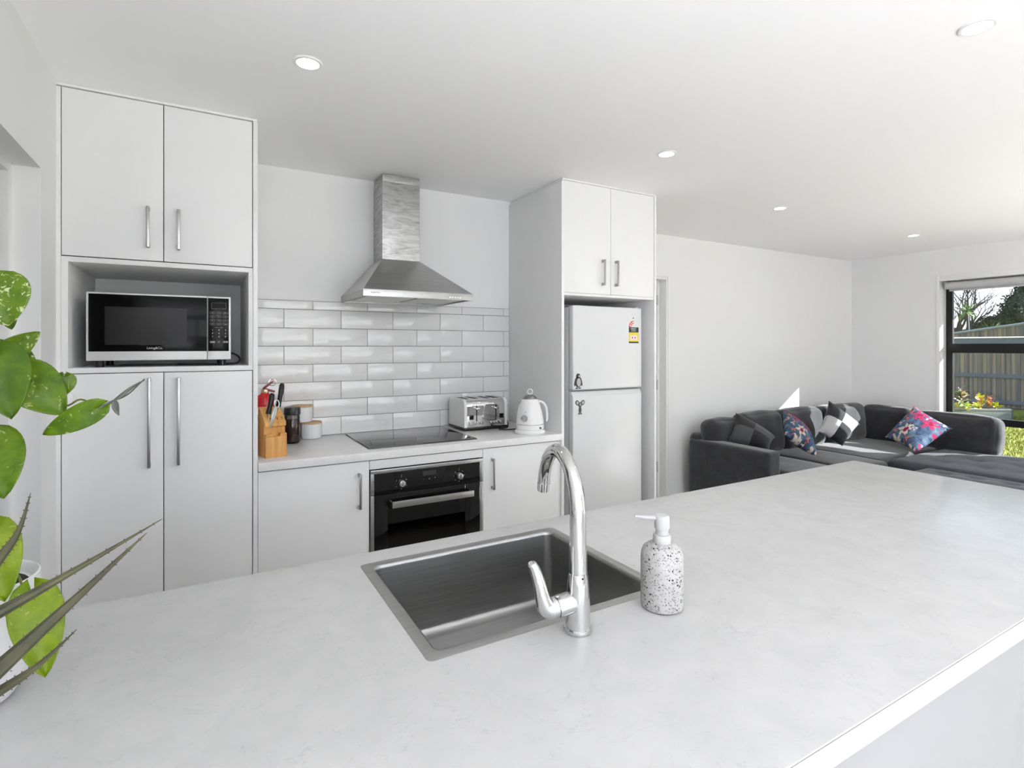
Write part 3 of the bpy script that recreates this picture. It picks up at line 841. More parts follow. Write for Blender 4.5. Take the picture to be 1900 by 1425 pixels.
# toaster
tx0, tx1, ty0, ty1 = 1.352, 1.645, 2.937, 3.170
tz = BZ
to = thing('toaster', 'white and chrome four slice toaster by the splashback', 'toaster', (1.5, 3.05, tz))
B().box(tx0 - .003, tx1 + .003, ty0 - .003, ty1 + .003, tz + .006, tz + .020, .004).build('base', BLACKPL, to)
for x in (tx0 + .03, tx1 - .03):
    for y in (ty0 + .03, ty1 - .03):
        B().cyl((x, y, tz), (x, y, tz + .008), .010, seg=12).build('foot', BLACKPL, to)
def arch(x0, x1, y0, y1, z0, z1, r, name, m_):
    pts = [(x0, y0, z0)]
    for i in range(9):
        a = R(180) - R(90) * i / 8
        pts.append((x0, y0 + r + r * math.cos(a), z1 - r + r * math.sin(a)))
    for i in range(9):
        a = R(90) - R(90) * i / 8
        pts.append((x0, y1 - r + r * math.cos(a), z1 - r + r * math.sin(a)))
    pts.append((x0, y1, z0))
    return B().poly(pts, (x1 - x0, 0, 0), .0012).build(name, m_, to)
arch(tx0, tx0 + .018, ty0, ty1, tz + .02, tz + .190, .042, 'side_panel', WHITEGL)
arch(tx1 - .018, tx1, ty0, ty1, tz + .02, tz + .190, .042, 'side_panel', WHITEGL)
shell = arch(tx0 + .018, tx1 - .018, ty0 + .003, ty1 - .003, tz + .02, tz + .187, .040, 'shell', CHROME)
for i, x in enumerate((1.398, 1.455, 1.540, 1.597)):
    B().box(x - .012, x + .012, ty0 + .055, ty1 - .045, tz + .178, tz + .1876).build('bread_slot', mat('slot_black', (.01, .01, .01), .7), to)
for x in (1.434, 1.567):
    s_ = B().box(x - .003, x + .003, ty0 + .0015, ty0 + .006, tz + .055, tz + .150).build('lever_slot', mat('slot_black', (.01, .01, .01), .7), to)
    B().box(x - .014, x + .014, ty0 - .022, ty0 + .002, tz + .128, tz + .138, .004).build('lever', CHROME, to)
for x in (1.400, 1.606):
    B().box(x - .014, x + .014, ty0 + .001, ty0 + .006, tz + .066, tz + .094, .001).build('display', BLACKGL, to)
for x, r in ((1.398, .015), (1.425, .009), (1.446, .009), (1.467, .009), (1.535, .009), (1.556, .009), (1.577, .009), (1.604, .015)):
    B().cyl((x, ty0 + .004, tz + .043), (x, ty0 - (.012 if r > .01 else .004), tz + .043), r, seg=22, bev=.0015).build('knob' if r > .01 else 'button', NICKEL, to)
tag(B().tube(smooth([(1.642, 3.10, BZ + .11), (1.675, 3.09, BZ + .10), (1.690, 3.05, BZ + .06), (1.684, 3.0, BZ + .02), (1.655, 2.95, BZ + .004), (1.61, 2.915, BZ + .004), (1.565, 2.895, BZ + .004),
      (1.60, 2.860, BZ + .004), (1.66, 2.850, BZ + .004), (1.70, 2.860, BZ + .004)]), .0036, seg=8).build('power_cord', BLACKPL), 'black power cord looped on the worktop between toaster and kettle', 'cord')

# kettle
kx, ky = 1.672, 2.712
kt = thing('kettle', 'white retro kettle with a round temperature gauge beside the toaster', 'kettle', (kx, ky, BZ))
B().lathe([(.088, 0), (.091, .004), (.091, .012), (.083, .022)], (kx, ky, BZ), 48).build('power_base', WHITEGL, kt)
B().lathe([(.078, .022), (.082, .026), (.084, .045), (.0835, .052)], (kx, ky, BZ), 48).build('skirt', WHITEGL, kt)
B().lathe([(.0838, .052), (.0846, .054), (.0838, .056)], (kx, ky, BZ), 48, cap=False).build('chrome_band', CHROME, kt)
B().lathe([(.083, .056), (.082, .075), (.075, .115), (.062, .165), (.051, .195), (.047, .199)], (kx, ky, BZ), 48).build('body', WHITEGL, kt)
HD = Vector((RT.x, RT.y, 0))
ld = B().lathe([(.046, .199), (.044, .204), (.030, .218), (.014, .225)], (kx, ky, BZ), 40).build('lid', NICKEL, kt)
B().tube([Vector((kx, ky, BZ + .241 + .0155 * math.sin(2 * math.pi * i / 20))) + HD * (.0145 * math.cos(2 * math.pi * i / 20)) for i in range(20)], .0036, seg=10, closed=True).build('lid_ring', WHITEGL, ld)
hdp = lambda o, z: Vector((kx, ky, BZ + z)) + HD * o
B().tube(*smooth([hdp(.040, .180), hdp(.060, .184), hdp(.082, .172), hdp(.096, .145), hdp(.101, .110), hdp(.100, .080), hdp(.096, .068)], 5, [.010, .010, .0105, .011, .011, .0105, .008]), seg=16, flat=.8).build('handle', WHITEGL, kt)
B().poly([hdp(-.044, .196), hdp(-.064, .190), hdp(-.066, .184), hdp(-.052, .160)], FW * .02, .002).build('spout', NICKEL, kt)
gd = (-FW * .95 - RT * .45).normalized(); gc = Vector((kx, ky, BZ + .092)) + gd * .076
B().cyl(gc - gd * .01, gc + gd * .006, .020, seg=32, bev=.0015).build('gauge_rim', CHROME, kt)
B().cyl(gc + gd * .004, gc + gd * .0068, .016, seg=32).build('gauge_face', mat('gauge_grey', (.42, .42, .42), .3), kt)
sw = Vector((kx, ky, BZ + .036)) + (-FW * .8 + RT * .75).normalized() * .084
B().cyl(sw, sw + (-FW * .8 + RT * .75).normalized() * .006, .006, seg=12).build('switch', BLACKPL, kt)
lettering('ei', .011, Vector((kx, ky, BZ + .128)) + (-FW * .95 - RT * .38).normalized() * .0722, DARKPRINT, kt, 'brand_lettering', M=Matrix.Rotation(-YAW - R(22), 4, 'Z') @ Matrix.Rotation(R(-14), 4, 'X'))

# ================================================================== ISLAND
IX0, IX1, IY0, IY1 = -.474, 2.516, .400, 1.333
SX0, SX1, SY0, SY1 = .313, .850, .818, 1.262
it = B()
lip = .012
hx0, hx1, hy0, hy1 = SX0 + lip, SX1 - lip, SY0 + lip, SY1 - lip
bm = it.bm
def ring_slab(bm, ox0, ox1, oy0, oy1, ix0, ix1, iy0, iy1, z0, z1):
    O = [(ox0, oy0), (ox1, oy0), (ox1, oy1), (ox0, oy1)]; I = [(ix0, iy0), (ix1, iy0), (ix1, iy1), (ix0, iy1)]
    V = {}
    for k, (L) in (('o', O), ('i', I)):
        for z in (z0, z1):
            V[k, z] = [bm.verts.new((x, y, z)) for x, y in L]
    for i in range(4):
        j = (i + 1) % 4
        bm.faces.new([V['o', z1][i], V['o', z1][j], V['i', z1][j], V['i', z1][i]])
        bm.faces.new([V['o', z0][j], V['o', z0][i], V['i', z0][i], V['i', z0][j]])
        bm.faces.new([V['o', z0][i], V['o', z0][j], V['o', z1][j], V['o', z1][i]])
        bm.faces.new([V['i', z0][j], V['i', z0][i], V['i', z1][i], V['i', z1][j]])
    ed = [e_ for e_ in bm.edges if all(abs(v_.co.z - z1) < 1e-6 for v_ in e_.verts) and all((abs(v_.co.x - ox0) < 1e-6 or abs(v_.co.x - ox1) < 1e-6 or abs(v_.co.y - oy0) < 1e-6 or abs(v_.co.y - oy1) < 1e-6) for v_ in e_.verts)
          and (abs(e_.verts[0].co.x - e_.verts[1].co.x) < 1e-6 or abs(e_.verts[0].co.y - e_.verts[1].co.y) < 1e-6)]
    bmesh.ops.bevel(bm, geom=ed, offset=.0022, segments=2, affect='EDGES', profile=.6)
ring_slab(bm, IX0, IX1, IY0, IY1, hx0, hx1, hy0, hy1, .862, .900)
iw = tag(it.build('island_worktop', STONE), 'large pale stone worktop of the kitchen island, sink set into it', 'worktop')
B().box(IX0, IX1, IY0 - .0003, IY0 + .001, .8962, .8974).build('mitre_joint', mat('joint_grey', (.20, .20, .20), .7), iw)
ib = thing('island_cabinet', 'white cabinet base under the island worktop', 'cabinet', (1.0, .9, 0))
IPAN = mat('island_gloss_panel', (.33, .33, .34), .16, spec=.3)
B().box(IX0 + .002, IX1 - .02, IY0 + .012, IY0 + .030, 0, .861, .001).build('front_panel', IPAN, ib)
B().box(IX1 - .038, IX1 - .02, IY0 + .031, IY1 - .02, 0, .861, .001).build('end_panel', IPAN, ib)
c = B(); c.box(IX0 + .002, IX1 - .04, IY1 - .05, IY1 - .04, .1, .861).box(IX0 + .002, IX1 - .04, IY0 + .032, IY1 - .05, .1, .115)
c.build('carcass', CAB, ib)
for i in range(4):
    x0 = IX0 + .004 + i * .737
    d = B().box(x0, x0 + .733, IY1 - .038, IY1 - .020, .105, .855, .001).build('door', CAB, ib)

# sink
sk = thing('sink', 'rectangular stainless steel sink set into the island worktop', 'sink', (.58, 1.04, .7))
def rrect(x0, x1, y0, y1, r, n=6):
    pts = []
    for cx, cy, a0 in ((x1 - r, y1 - r, 0), (x0 + r, y1 - r, 90), (x0 + r, y0 + r, 180), (x1 - r, y0 + r, 270)):
        for i in range(n + 1):
            a = R(a0 + 90 * i / n); pts.append((cx + r * math.cos(a), cy + r * math.sin(a)))
    return pts
bm = bmesh.new()
loops = []
def loop(x0, x1, y0, y1, r, z): loops.append([bm.verts.new((x, y, z)) for x, y in rrect(x0, x1, y0, y1, r)])
loop(SX0, SX1, SY0, SY1, .012, .9002)
loop(SX0 + .0012, SX1 - .0012, SY0 + .0012, SY1 - .0012, .012, .9009)
ri = .024
loop(SX0 + ri - .003, SX1 - ri + .003, SY0 + ri - .003, SY1 - ri + .003, .018, .9007)
rim_end = 3
def bridge(bm, a, b):
    for i in range(len(a)):
        bm.faces.new([a[i], a[(i + 1) % len(a)], b[(i + 1) % len(b)], b[i]])
for a, b_ in zip(loops[:-1], loops[1:]): bridge(bm, a, b_)
finish(bm, 'rim', SINKRIM, sk, sharp=60)
bm = bmesh.new(); loops = []
loop(SX0 + ri - .003, SX1 - ri + .003, SY0 + ri - .003, SY1 - ri + .003, .018, .9007)
loop(SX0 + ri, SX1 - ri, SY0 + ri, SY1 - ri, .020, .8995)
loop(SX0 + ri + .001, SX1 - ri - .001, SY0 + ri + .001, SY1 - ri - .001, .020, .892)
loop(SX0 + ri + .004, SX1 - ri - .004, SY0 + ri + .004, SY1 - ri - .004, .020, .735)
for k in range(1, 7):
    a = R(90 * k / 6); q = .022
    o = ri + .004 + q * (1 - math.cos(a)); z = .735 - q * math.sin(a)
    loop(SX0 + o, SX1 - o, SY0 + o, SY1 - o, .020, z)
loop(.52, .64, .98, 1.10, .05, .710)
for a, b_ in zip(loops[:-1], loops[1:]): bridge(bm, a, b_)
bm.faces.new(loops[-1])
bowl = finish(bm, 'bowl', SINKST, sk, sharp=70)
B().lathe([(.045, .7103), (.045, .7125), (.036, .7125), (.032, .7108)], (.58, 1.04, 0), 32).build('drain', CHROME, sk)

# tap
tp = thing('kitchen_tap', 'chrome gooseneck mixer tap standing behind the sink', 'tap', (.582, .780, .9))
bx, by = .582, .780
TB = .9003
B().lathe([(.0255, 0), (.0262, .003), (.0255, .007), (.0205, .009)], (bx, by, TB), 40).build('base_ring', CHROME, tp)
B().lathe([(.0225, .006), (.0215, .05), (.0195, .085), (.0175, .098), (.0165, .1035)], (bx, by, TB), 40).build('body', CHROME, tp)
B().lathe([(.0160, .1035), (.0160, .106)], (bx, by, TB), 40, cap=False).build('collar', mat('joint_dark', (.1, .1, .1), .3, metal=1), tp)
phi = R(15); sdir = Vector((math.sin(phi), math.cos(phi), 0))
pts = [Vector((bx, by, TB + .104)), Vector((bx, by, TB + .13)), Vector((bx, by, TB + .16)), Vector((bx, by, TB + .19))]
rads = [.0165, .0160, .0152, .0145]
RA = .0985; cz = TB + .203
for i in range(0, 25):
    a = R(180) - R(172) * i / 24
    pts.append(Vector((bx, by, cz)) + sdir * (RA + RA * math.cos(a)) + Vector((0, 0, RA * math.sin(a))))
    rads.append(.0142 - .0012 * i / 24)
spout = B().tube(pts, rads, seg=24).build('spout', CHROME, tp)
e0 = pts[-1]; ed = (pts[-1] - pts[-2]).normalized()
B().cyl(e0, e0 + ed * .018, .0135, .0128, seg=24).build('aerator', CHROME, tp)
sdx = Vector((-1, .12, 0)).normalized()
lc = Vector((bx, by, TB + .052))
B().cyl(lc + sdx * .012, lc + sdx * .043 + Vector((0, 0, -.003)), .0195, .0185, seg=28).build('cartridge', CHROME, tp)
B().cyl(lc + sdx * .043 + Vector((0, 0, -.003)), lc + sdx * .0445 + Vector((0, 0, -.003)), .0172, seg=28).build('cartridge_joint', mat('joint_dark', (.1, .1, .1), .3, metal=1), tp)
lv = B()
k0 = lc + sdx * .0445 + Vector((0, 0, -.003))
lv.tube(*smooth([k0, k0 + sdx * .010, k0 + sdx * .020 + Vector((0, 0, .006)), k0 + sdx * .026 + Vector((0, 0, .022)), k0 + sdx * .031 + Vector((0, .002, .045)), k0 + sdx * .036 + Vector((0, .006, .066)), k0 + sdx * .042 + Vector((0, .008, .080)), k0 + sdx * .043 + Vector((0, .008, .083))],
        5, [.0185, .0178, .0160, .0135, .0115, .0100, .0080, .003]), seg=22)
lv.build('lever', CHROME, tp)
dv = (-FW * .93 + RT * .36).normalized()
B().cyl(Vector((bx, by, TB + .098)) + dv * .0165, Vector((bx, by, TB + .098)) + dv * .0182, .0018, seg=10).build('indicator_dot', BLACKPL, tp)

# soap dispenser
TER = mat('terrazzo', (.6, .6, .6), .6, spec=.3)
t = NT(TER); v = t.coord()
def specks(scale, thr, warp):
    vo = t.n('ShaderNodeTexVoronoi'); vo.inputs['Scale'].default_value = scale; vo.inputs['Randomness'].default_value = 1.0
    t.l(v, vo.inputs['Vector'])
    nz = t.noise(v, scale * 1.4, 3, .6)
    dd_ = t.math('ADD', vo.outputs['Distance'], t.math('MULTIPLY', t.math('SUBTRACT', nz, .5), warp))
    sepc = t.n('ShaderNodeSeparateColor'); t.l(vo.outputs['Color'], sepc.inputs[0])
    thr_ = t.math('MULTIPLY', sepc.outputs[0], thr)
    return t.math('LESS_THAN', dd_, thr_), sepc.outputs[1]
m1, c1 = specks(340, .52, .7)
m2, c2 = specks(180, .36, .8)
base = t.ramp(t.noise(v, 60, 4), [(.3, (.42, .415, .41)), (.7, (.49, .485, .48))])
colA = t.mix(t.math('MULTIPLY', m1, t.math('GREATER_THAN', c1, .15)), base, (.20, .18, .165))
colB = t.mix(t.math('MULTIPLY', m2, t.math('GREATER_THAN', c2, .4)), colA, (.035, .035, .035))
t.color(colB)
sd = thing('soap_dispenser', 'speckled terrazzo soap dispenser with white pump beside the tap', 'soap dispenser', (.778, .770, .9))
sx_, sy_ = .778, .770
B().lathe([(.034, 0), (.0395, .003), (.0405, .008), (.0405, .098), (.0395, .106), (.0360, .115), (.0290, .121), (.0190, .1245), (.0175, .125)], (sx_, sy_, .9003), 56).build('bottle', TER, sd)
pm = B().lathe([(.0165, .1245), (.0170, .126), (.0170, .139), (.0165, .141), (.0150, .1415)], (sx_, sy_, .9003), 36).build('collar', WHITEPL, sd)
ph = B(); ph.lathe([(.0125, .141), (.0122, .150), (.0132, .152), (.0145, .154), (.0145, .172), (.0138, .1765), (.0110, .1785)], (sx_, sy_, .9003), 36)
nd = (Vector((-.047, .027, 0))).normalized(); n0 = Vector((sx_, sy_, .9003 + .1725))
ph.tube([n0, n0 + nd * .025 + Vector((0, 0, .0005)), n0 + nd * .045 + Vector((0, 0, .0025)), n0 + nd * .053 + Vector((0, 0, .0035))], [.0062, .0050, .0036, .0026], seg=12, flat=.8)
ph.build('pump_head', WHITEPL, sd)

# ================================================================== PLANTS ON THE ISLAND
def leaf_mat(name, dark, lite, cream, amt, rough=.32):
    m = mat(name, dark, rough, spec=.4)
    t = NT(m); v = t.coord('Object')
    n1 = t.noise(v, 38, 4, .6, .5); n2 = t.noise(t.coord('Object', (1, 1, 1)), 75, 4, .65, 1.5)
    c = t.ramp(n1, [(.35, dark), (.65, lite)])
    c = t.mix(t.ramp(n2, [(amt, (0, 0, 0)), (amt + .05, (1, 1, 1))]), c, cream)
    t.color(c)
    tl = t.n('ShaderNodeBsdfTranslucent'); t.l(c, tl.inputs[0])
    mx = t.n('ShaderNodeMixShader'); mx.inputs[0].default_value = .22
    out = t.t.nodes['Material Output']
    t.l(t.p.outputs[0], mx.inputs[1]); t.l(tl.outputs[0], mx.inputs[2]); t.l(mx.outputs[0], out.inputs[0])
    return m
LG = leaf_mat('pothos_green', (.055, .125, .002), (.115, .21, .004), (.38, .44, .15), .605)
LGV = leaf_mat('pothos_variegated', (.060, .130, .002), (.125, .215, .006), (.52, .56, .30), .560)
LD = leaf_mat('pothos_dark', (.040, .100, .002), (.075, .15, .003), (.22, .30, .06), .66)
LY = leaf_mat('pothos_lime', (.125, .21, .001), (.21, .29, .002), (.30, .36, .05), .64)
STEM = mat('stem_green', (.17, .21, .03), .5)
GREYLEAF = mat('grey_new_leaf', (.095, .10, .085), .5)

def leaf(bm_b, base, tip, width, nrm, cup=.18, droop=.10, heart=.22, twist=0.0, n=14, k=8, mi=0, skew=0.0):
    base, tip = Vector(base), Vector(tip); ax = tip - base; L = ax.length; ax.normalize()
    nrm = Vector(nrm); nrm = (nrm - ax * nrm.dot(ax)).normalized()
    sd_ = ax.cross(nrm).normalized()
    if twist:
        q = Matrix.Rotation(twist, 3, ax); nrm = q @ nrm; sd_ = q @ sd_
    tmp = bmesh.new(); G = []
    for i in range(n + 1):
        s_ = i / n
        w_ = (math.sin(math.pi * min(1, s_ ** .62)) ** .72) if 0 < s_ < 1 else 0
        w_ = max(w_, .0)
        if s_ < .25: w_ = max(w_, .55 * (s_ / .25) ** .35 if s_ > 0 else .12)
        row = []
        for j in range(-k, k + 1):
            t_ = j / k
            hw = w_ * width / 2
            back = heart * L * (abs(t_) ** 1.5) * (1 - s_) ** 2.2
            p = base + ax * (s_ * L - back) + sd_ * (t_ * hw * (1 + skew * t_))
            p += nrm * (cup * hw * (abs(t_) ** 1.6) - droop * L * (s_ - .35) ** 2 + .015 * L * math.sin(6 * s_ + 3 * t_))
            row.append(tmp.verts.new(p))
        G.append(row)
    for i in range(n):
        for j in range(2 * k):
            tmp.faces.new([G[i][j], G[i + 1][j], G[i + 1][j + 1], G[i][j + 1]])
    bmesh.ops.remove_doubles(tmp, verts=tmp.verts, dist=1e-6)
    bm_b.merge(tmp, None, mi)
def solid(o, th=.0009):
    md = o.modifiers.new('thickness', 'SOLIDIFY'); md.thickness = th; md.offset = 0
    return o

PX, PY = -.296, 1.050
po = thing('potted_pothos', 'trailing pothos with variegated green leaves in a white pot, left on the island', 'plant', (PX, PY, .9))
POTW = mat('white_pot', (.68, .68, .69), .35)
B().lathe([(.044, 0), (.055, .004), (.070, .03), (.081, .07), (.086, .115), (.085, .15), (.083, .172), (.081, .174), (.078, .171), (.075, .158), (.02, .155)], (PX, PY, .9003), 56).build('pot', POTW, po)
B().lathe([(.0745, .150), (.07, .158), (.03, .162), (.01, .162)], (PX, PY, .9003), 32).build('soil', mat('soil', (.035, .026, .02), .9), po)
TOC = Vector((0, 0, CAM_Z))
leafspec = [  # base px, tip px, depths, width(m), material, twist, extra
    ((-14, 520), (14, 604), .80, .80, .080, LGV, .25, {}),
    ((6, 575), (22, 611), .84, .84, .026, LD, -.2, {}),
    ((2, 662), (74, 616), .78, .80, .034, LGV, .2, {}),
    ((14, 655), (66, 684), .79, .80, .040, LGV, -.2, {}),
    ((-2, 655), (20, 776), .72, .70, .060, LD, .2, {}),
    ((36, 692), (119, 769), .76, .77, .066, LG, .1, {'skew': .0}),
    ((119, 698), (116, 736), .80, .80, .030, LG, .0, {}),
    ((181, 757), (78, 808), .74, .72, .034, LG, -.35, {}),
    ((-22, 812), (6, 924), .74, .72, .070, LG, .2, {}),
    ((-14, 984), (8, 1116), .72, .70, .054, LY, .15, {}),
    ((62, 1104), (84, 1256), .72, .69, .058, LY, .05, {}),
]
nodes = []
for (b_, t_, d0, d1, wd, m_, tw, kw) in leafspec:
    bb = B(); P0, P1 = at(b_[0], b_[1], d0), at(t_[0], t_[1], d1)
    nr = (TOC - (P0 + P1) / 2).normalized() + Vector((.15, -.1, .35))
    leaf(bb, P0, P1, wd, nr, twist=tw, **kw)
    o = solid(bb.build('leaf', m_, po)); nodes.append(P0)
    # mid-vein as a slim raised ridge
top = Vector((PX, PY, 1.08))
def stem(pts, r0, r1, name='stem', m_=STEM):
    P = [Vector(q) for q in pts]
    n_ = len(P); out = []
    for i in range(n_ - 1):
        for s_ in range(6):
            t_ = s_ / 6
            p0, p1, p2, p3 = P[max(i - 1, 0)], P[i], P[i + 1], P[min(i + 2, n_ - 1)]
            out.append(.5 * ((2 * p1) + (p2 - p0) * t_ + (2 * p0 - 5 * p1 + 4 * p2 - p3) * t_ ** 2 + (3 * p1 - p0 - 3 * p2 + p3) * t_ ** 3))
    out.append(P[-1])
    k_ = len(out)
    return B().tube(out, [r0 + (r1 - r0) * i / (k_ - 1) for i in range(k_)], seg=8).build(name, m_, po)
stem([top, at(-60, 800, .80), at(-30, 700, .79), at(36, 700, .79), at(112, 752, .79), at(150, 741, .77), at(183, 757, .742)], .0022, .0011)
stem([top, at(-80, 720, .82), at(-50, 560, .80), at(-14, 520, .80)], .003, .0015)
stem([at(-50, 700, .80), at(-20, 668, .78), at(2, 662, .78)], .0018, .0012)
stem([at(-60, 790, .80), at(-40, 800, .76), at(-22, 812, .74)], .0018, .0012)
stem([top, at(-50, 960, .74), at(-16, 952, .72)], .0022, .0014)
stem([top, at(20, 1060, .78), at(42, 1088, .72)], .0022, .0014)
stem([at(36, 692, .765), at(90, 690, .79), at(119, 698, .80)], .0014, .001)
stem([at(0, 600, .82), at(2, 585, .84), at(6, 575, .84)], .0014, .001)
stem([at(-30, 690, .78), at(-10, 672, .72), at(-2, 655, .72)], .0014, .001)
gs = stem([at(183, 757, .742), at(205, 746, .745), at(235, 733, .75), at(258, 713, .75), at(268, 703, .75)], .0016, .0007, 'young_shoot', GREYLEAF)
bb = B(); leaf(bb, at(205, 748, .745), at(266, 704, .75), .0062, -FW + Vector((0, 0, .6)), heart=.02); leaf(bb, at(214, 744, .745), at(220, 771, .745), .0105, -FW, heart=.02, cup=.5)
solid(bb.build('young_leaf', GREYLEAF, po), .0006)

# spiky plant in a low pot, nearer the camera on the island
SPK = mat('spiky_leaf', (.10, .105, .05), .55)
t = NT(SPK); v = t.coord('Object', (1, 1, 1)); n_ = t.noise(v, 30, 4, .6)
t.color(t.ramp(n_, [(.3, (.035, .036, .020)), (.7, (.095, .090, .042))]))
QX, QY = -.33, .62
sp_ = thing('spiky_succulent', 'olive spiky leaved plant reaching in from the left edge of the island', 'plant', (QX, QY, .9))
B().lathe([(.052, 0), (.058, .004), (.068, .10), (.066, .102), (.062, .09), (.02, .088)], (QX, QY, .9003), 40).build('pot', POTW, sp_)
B().lathe([(.062, .085), (.055, .092), (.01, .094)], (QX, QY, .9003), 24).build('soil', mat('soil', (.035, .026, .02), .9), sp_)
crown = Vector((QX, QY, 1.01))
def spike(p1, p2, p3, w0, w1, teeth=12):
    p1, p2, p3 = Vector(p1), Vector(p2), Vector(p3)
    P = [crown, p1.lerp(p1 + (p1 - p2).normalized() * (crown - p1).length, .45), p1, p2, p3]
    out = []
    for i in range(25):
        t_ = i / 24 * 4; i0 = min(int(t_), 3); f_ = t_ - i0
        a, b_, c_, d_ = P[max(i0 - 1, 0)], P[i0], P[i0 + 1], P[min(i0 + 2, 4)]
        out.append(.5 * ((2 * b_) + (c_ - a) * f_ + (2 * a - 5 * b_ + 4 * c_ - d_) * f_ ** 2 + (3 * b_ - a - 3 * c_ + d_) * f_ ** 3))
    bb = B()
    rad = [(w0 if i < 12 else w0 + (w1 - w0) * ((i - 11) / 13)) * (1 - (i / 24) ** 6) + .0004 for i in range(25)]
    bb.tube(out, rad, seg=10, flat=.8)
    for i in range(3, 24, 1):
        tg = (out[min(i + 1, 24)] - out[i - 1]).normalized(); s_ = tg.cross((TOC - out[i]).normalized()).normalized()
        for sg in (-1, 1):
            c_ = out[i] + s_ * sg * rad[i] * .9
            bb.cyl(c_, c_ + s_ * sg * .0007 + tg * .0010, .0006, .0002, seg=5)
    return bb.build('leaf', SPK, sp_)
spike(at(-30, 1152, .50), at(135, 1060, .55), at(301, 963, .62), .0075, .0014)
spike(at(-25, 1262, .46), at(126, 1124, .50), at(273, 988, .55), .0100, .0026)
spike(at(-20, 1295, .50), at(70, 1235, .51), at(142, 1168, .52), .0062, .0012)
spike(at(-20, 1062, .50), at(32, 990, .53), at(57, 915, .56), .0062, .0012)
for a, l_, z_ in ((200, .10, .10), (150, .09, .12), (250, .12, .06), (95, .11, .09)):
    dvv = Vector((math.cos(R(a)), math.sin(R(a)), 0))
    spike(crown + dvv * l_ * .4 + Vector((0, 0, z_ * .5)), crown + dvv * l_ * .75 + Vector((0, 0, z_ * .9)), crown + dvv * l_ + Vector((0, 0, z_)), .008, .0012)

# ================================================================== LOUNGE: SECTIONAL SOFA, OTTOMAN, CUSHIONS
FAB = mat('charcoal_velour', (.034, .035, .039), .85, spec=.2, sheen=.42)
t = NT(FAB); v = t.coord(); n1 = t.noise(v, 14, 5, .65, .8); n2 = t.noise(v, 300, 2)
t.color(t.ramp(n1, [(.3, (.022, .0225, .025)), (.7, (.038, .0395, .044))])); t.bump(n2, .25, .002)
FAB2 = mat('slate_velour', (.055, .060, .072), .85, spec=.2, sheen=.2)
t = NT(FAB2); v = t.coord(); n1 = t.noise(v, 14, 5, .65, .8); n2 = t.noise(v, 300, 2)
t.color(t.ramp(n1, [(.3, (.046, .050, .060)), (.7, (.068, .074, .088))])); t.bump(n2, .25, .002)
so = thing('sectional_sofa', 'charcoal fabric corner sofa against the two lounge walls', 'sofa', (5.0, 2.9, 0))
B().rbox(3.755, 5.10, 2.46, 3.40, .07, .30, .02, n=3).build('base', FAB, so)
B().rbox(5.06, 6.40, .82, 3.40, .07, .30, .02, n=3).build('base', FAB, so)
B().rbox(3.75, 3.915, 2.61, 3.40, .07, .592, .032, n=5, puff=(.004, .004, .004)).build('arm', FAB, so)
B().rbox(3.77, 6.42, 3.27, 3.42, .28, .64, .05, n=6).build('back_frame', FAB, so)
B().rbox(6.26, 6.44, 2.20, 3.42, .28, .64, .05, n=6).build('back_frame', FAB, so)
for x in (3.82, 5.0, 6.3):
    for y in (2.6, 3.3):
        B().cyl((x, y, 0), (x, y, .075), .022, seg=12).build('leg', BLACKPL, so)
for y in (.95, 1.6):
    for x in (5.2, 6.3):
        B().cyl((x, y, 0), (x, y, .075), .022, seg=12).build('leg', BLACKPL, so)
B().rbox(3.92, 4.49, 2.40, 3.20, .29, .430, .045, puff=(0, .008, .022), dimples=[(4.2, 2.8, .45, .06, .02)]).build('seat_cushion', FAB, so)
B().rbox(4.495, 5.06, 2.38, 3.20, .29, .432, .045, puff=(0, .008, .024), dimples=[(4.78, 2.8, .45, .06, .02)]).build('seat_cushion', FAB, so)
B().rbox(5.065, 6.27, 2.46, 3.24, .29, .430, .045, puff=(0, .006, .015)).build('seat_cushion', FAB, so)
dm = [(x, y, .455, .05, .030) for x in (5.68,) for y in (2.28, 2.0, 1.71, 1.42, 1.13)] + [(x, y, .455, .05, .026) for x in (5.40, 5.98) for y in (2.15, 1.86, 1.57, 1.28, .99)]
B().rbox(5.17, 6.27, .84, 2.455, .29, .432, .05, n=22, puff=(.006, 0, .022), dimples=dm).build('chaise_cushion', FAB2, so)
def back_cush(x0, x1, y0, y1, z0, z1, tilt=0, yaw=0, m_=FAB, puff=.03, r=.07):
    c_ = Vector(((x0 + x1) / 2, (y0 + y1) / 2, z0))
    M_ = Matrix.Translation(c_) @ Matrix.Rotation(yaw, 4, 'Z') @ Matrix.Rotation(tilt, 4, 'X') @ Matrix.Translation(-c_)
    return B().rbox(x0, x1, y0, y1, z0, z1, r, n=9, puff=(puff * .4, puff, puff * .5), wob=.004, M=M_).build('back_cushion', m_, so)
back_cush(3.80, 4.22, 3.13, 3.30, .41, .765, R(-8))
back_cush(4.215, 4.78, 3.11, 3.30, .41, .795, R(-9))
back_cush(4.78, 5.43, 3.11, 3.30, .41, .795, R(-9))
back_cush(5.47, 6.20, 3.09, 3.29, .41, .795, R(-9))
def side_cush(y0, y1, x0, x1, z0, z1, tilt=0, puff=.03, r=.07):
    c_ = Vector(((x0 + x1) / 2, (y0 + y1) / 2, z0))
    M_ = Matrix.Translation(c_) @ Matrix.Rotation(tilt, 4, 'Y') @ Matrix.Translation(-c_)
    return B().rbox(x0, x1, y0, y1, z0, z1, r, n=9, puff=(puff, puff * .4, puff * .5), wob=.004, dimples=[(x0, (y0 + y1) / 2, .62, .07, .03)], M=M_).build('back_cushion', FAB, so)
side_cush(2.72, 3.20, 6.10, 6.30, .40, .775, R(9))
side_cush(2.02, 2.72, 6.10, 6.30, .40, .765, R(9))

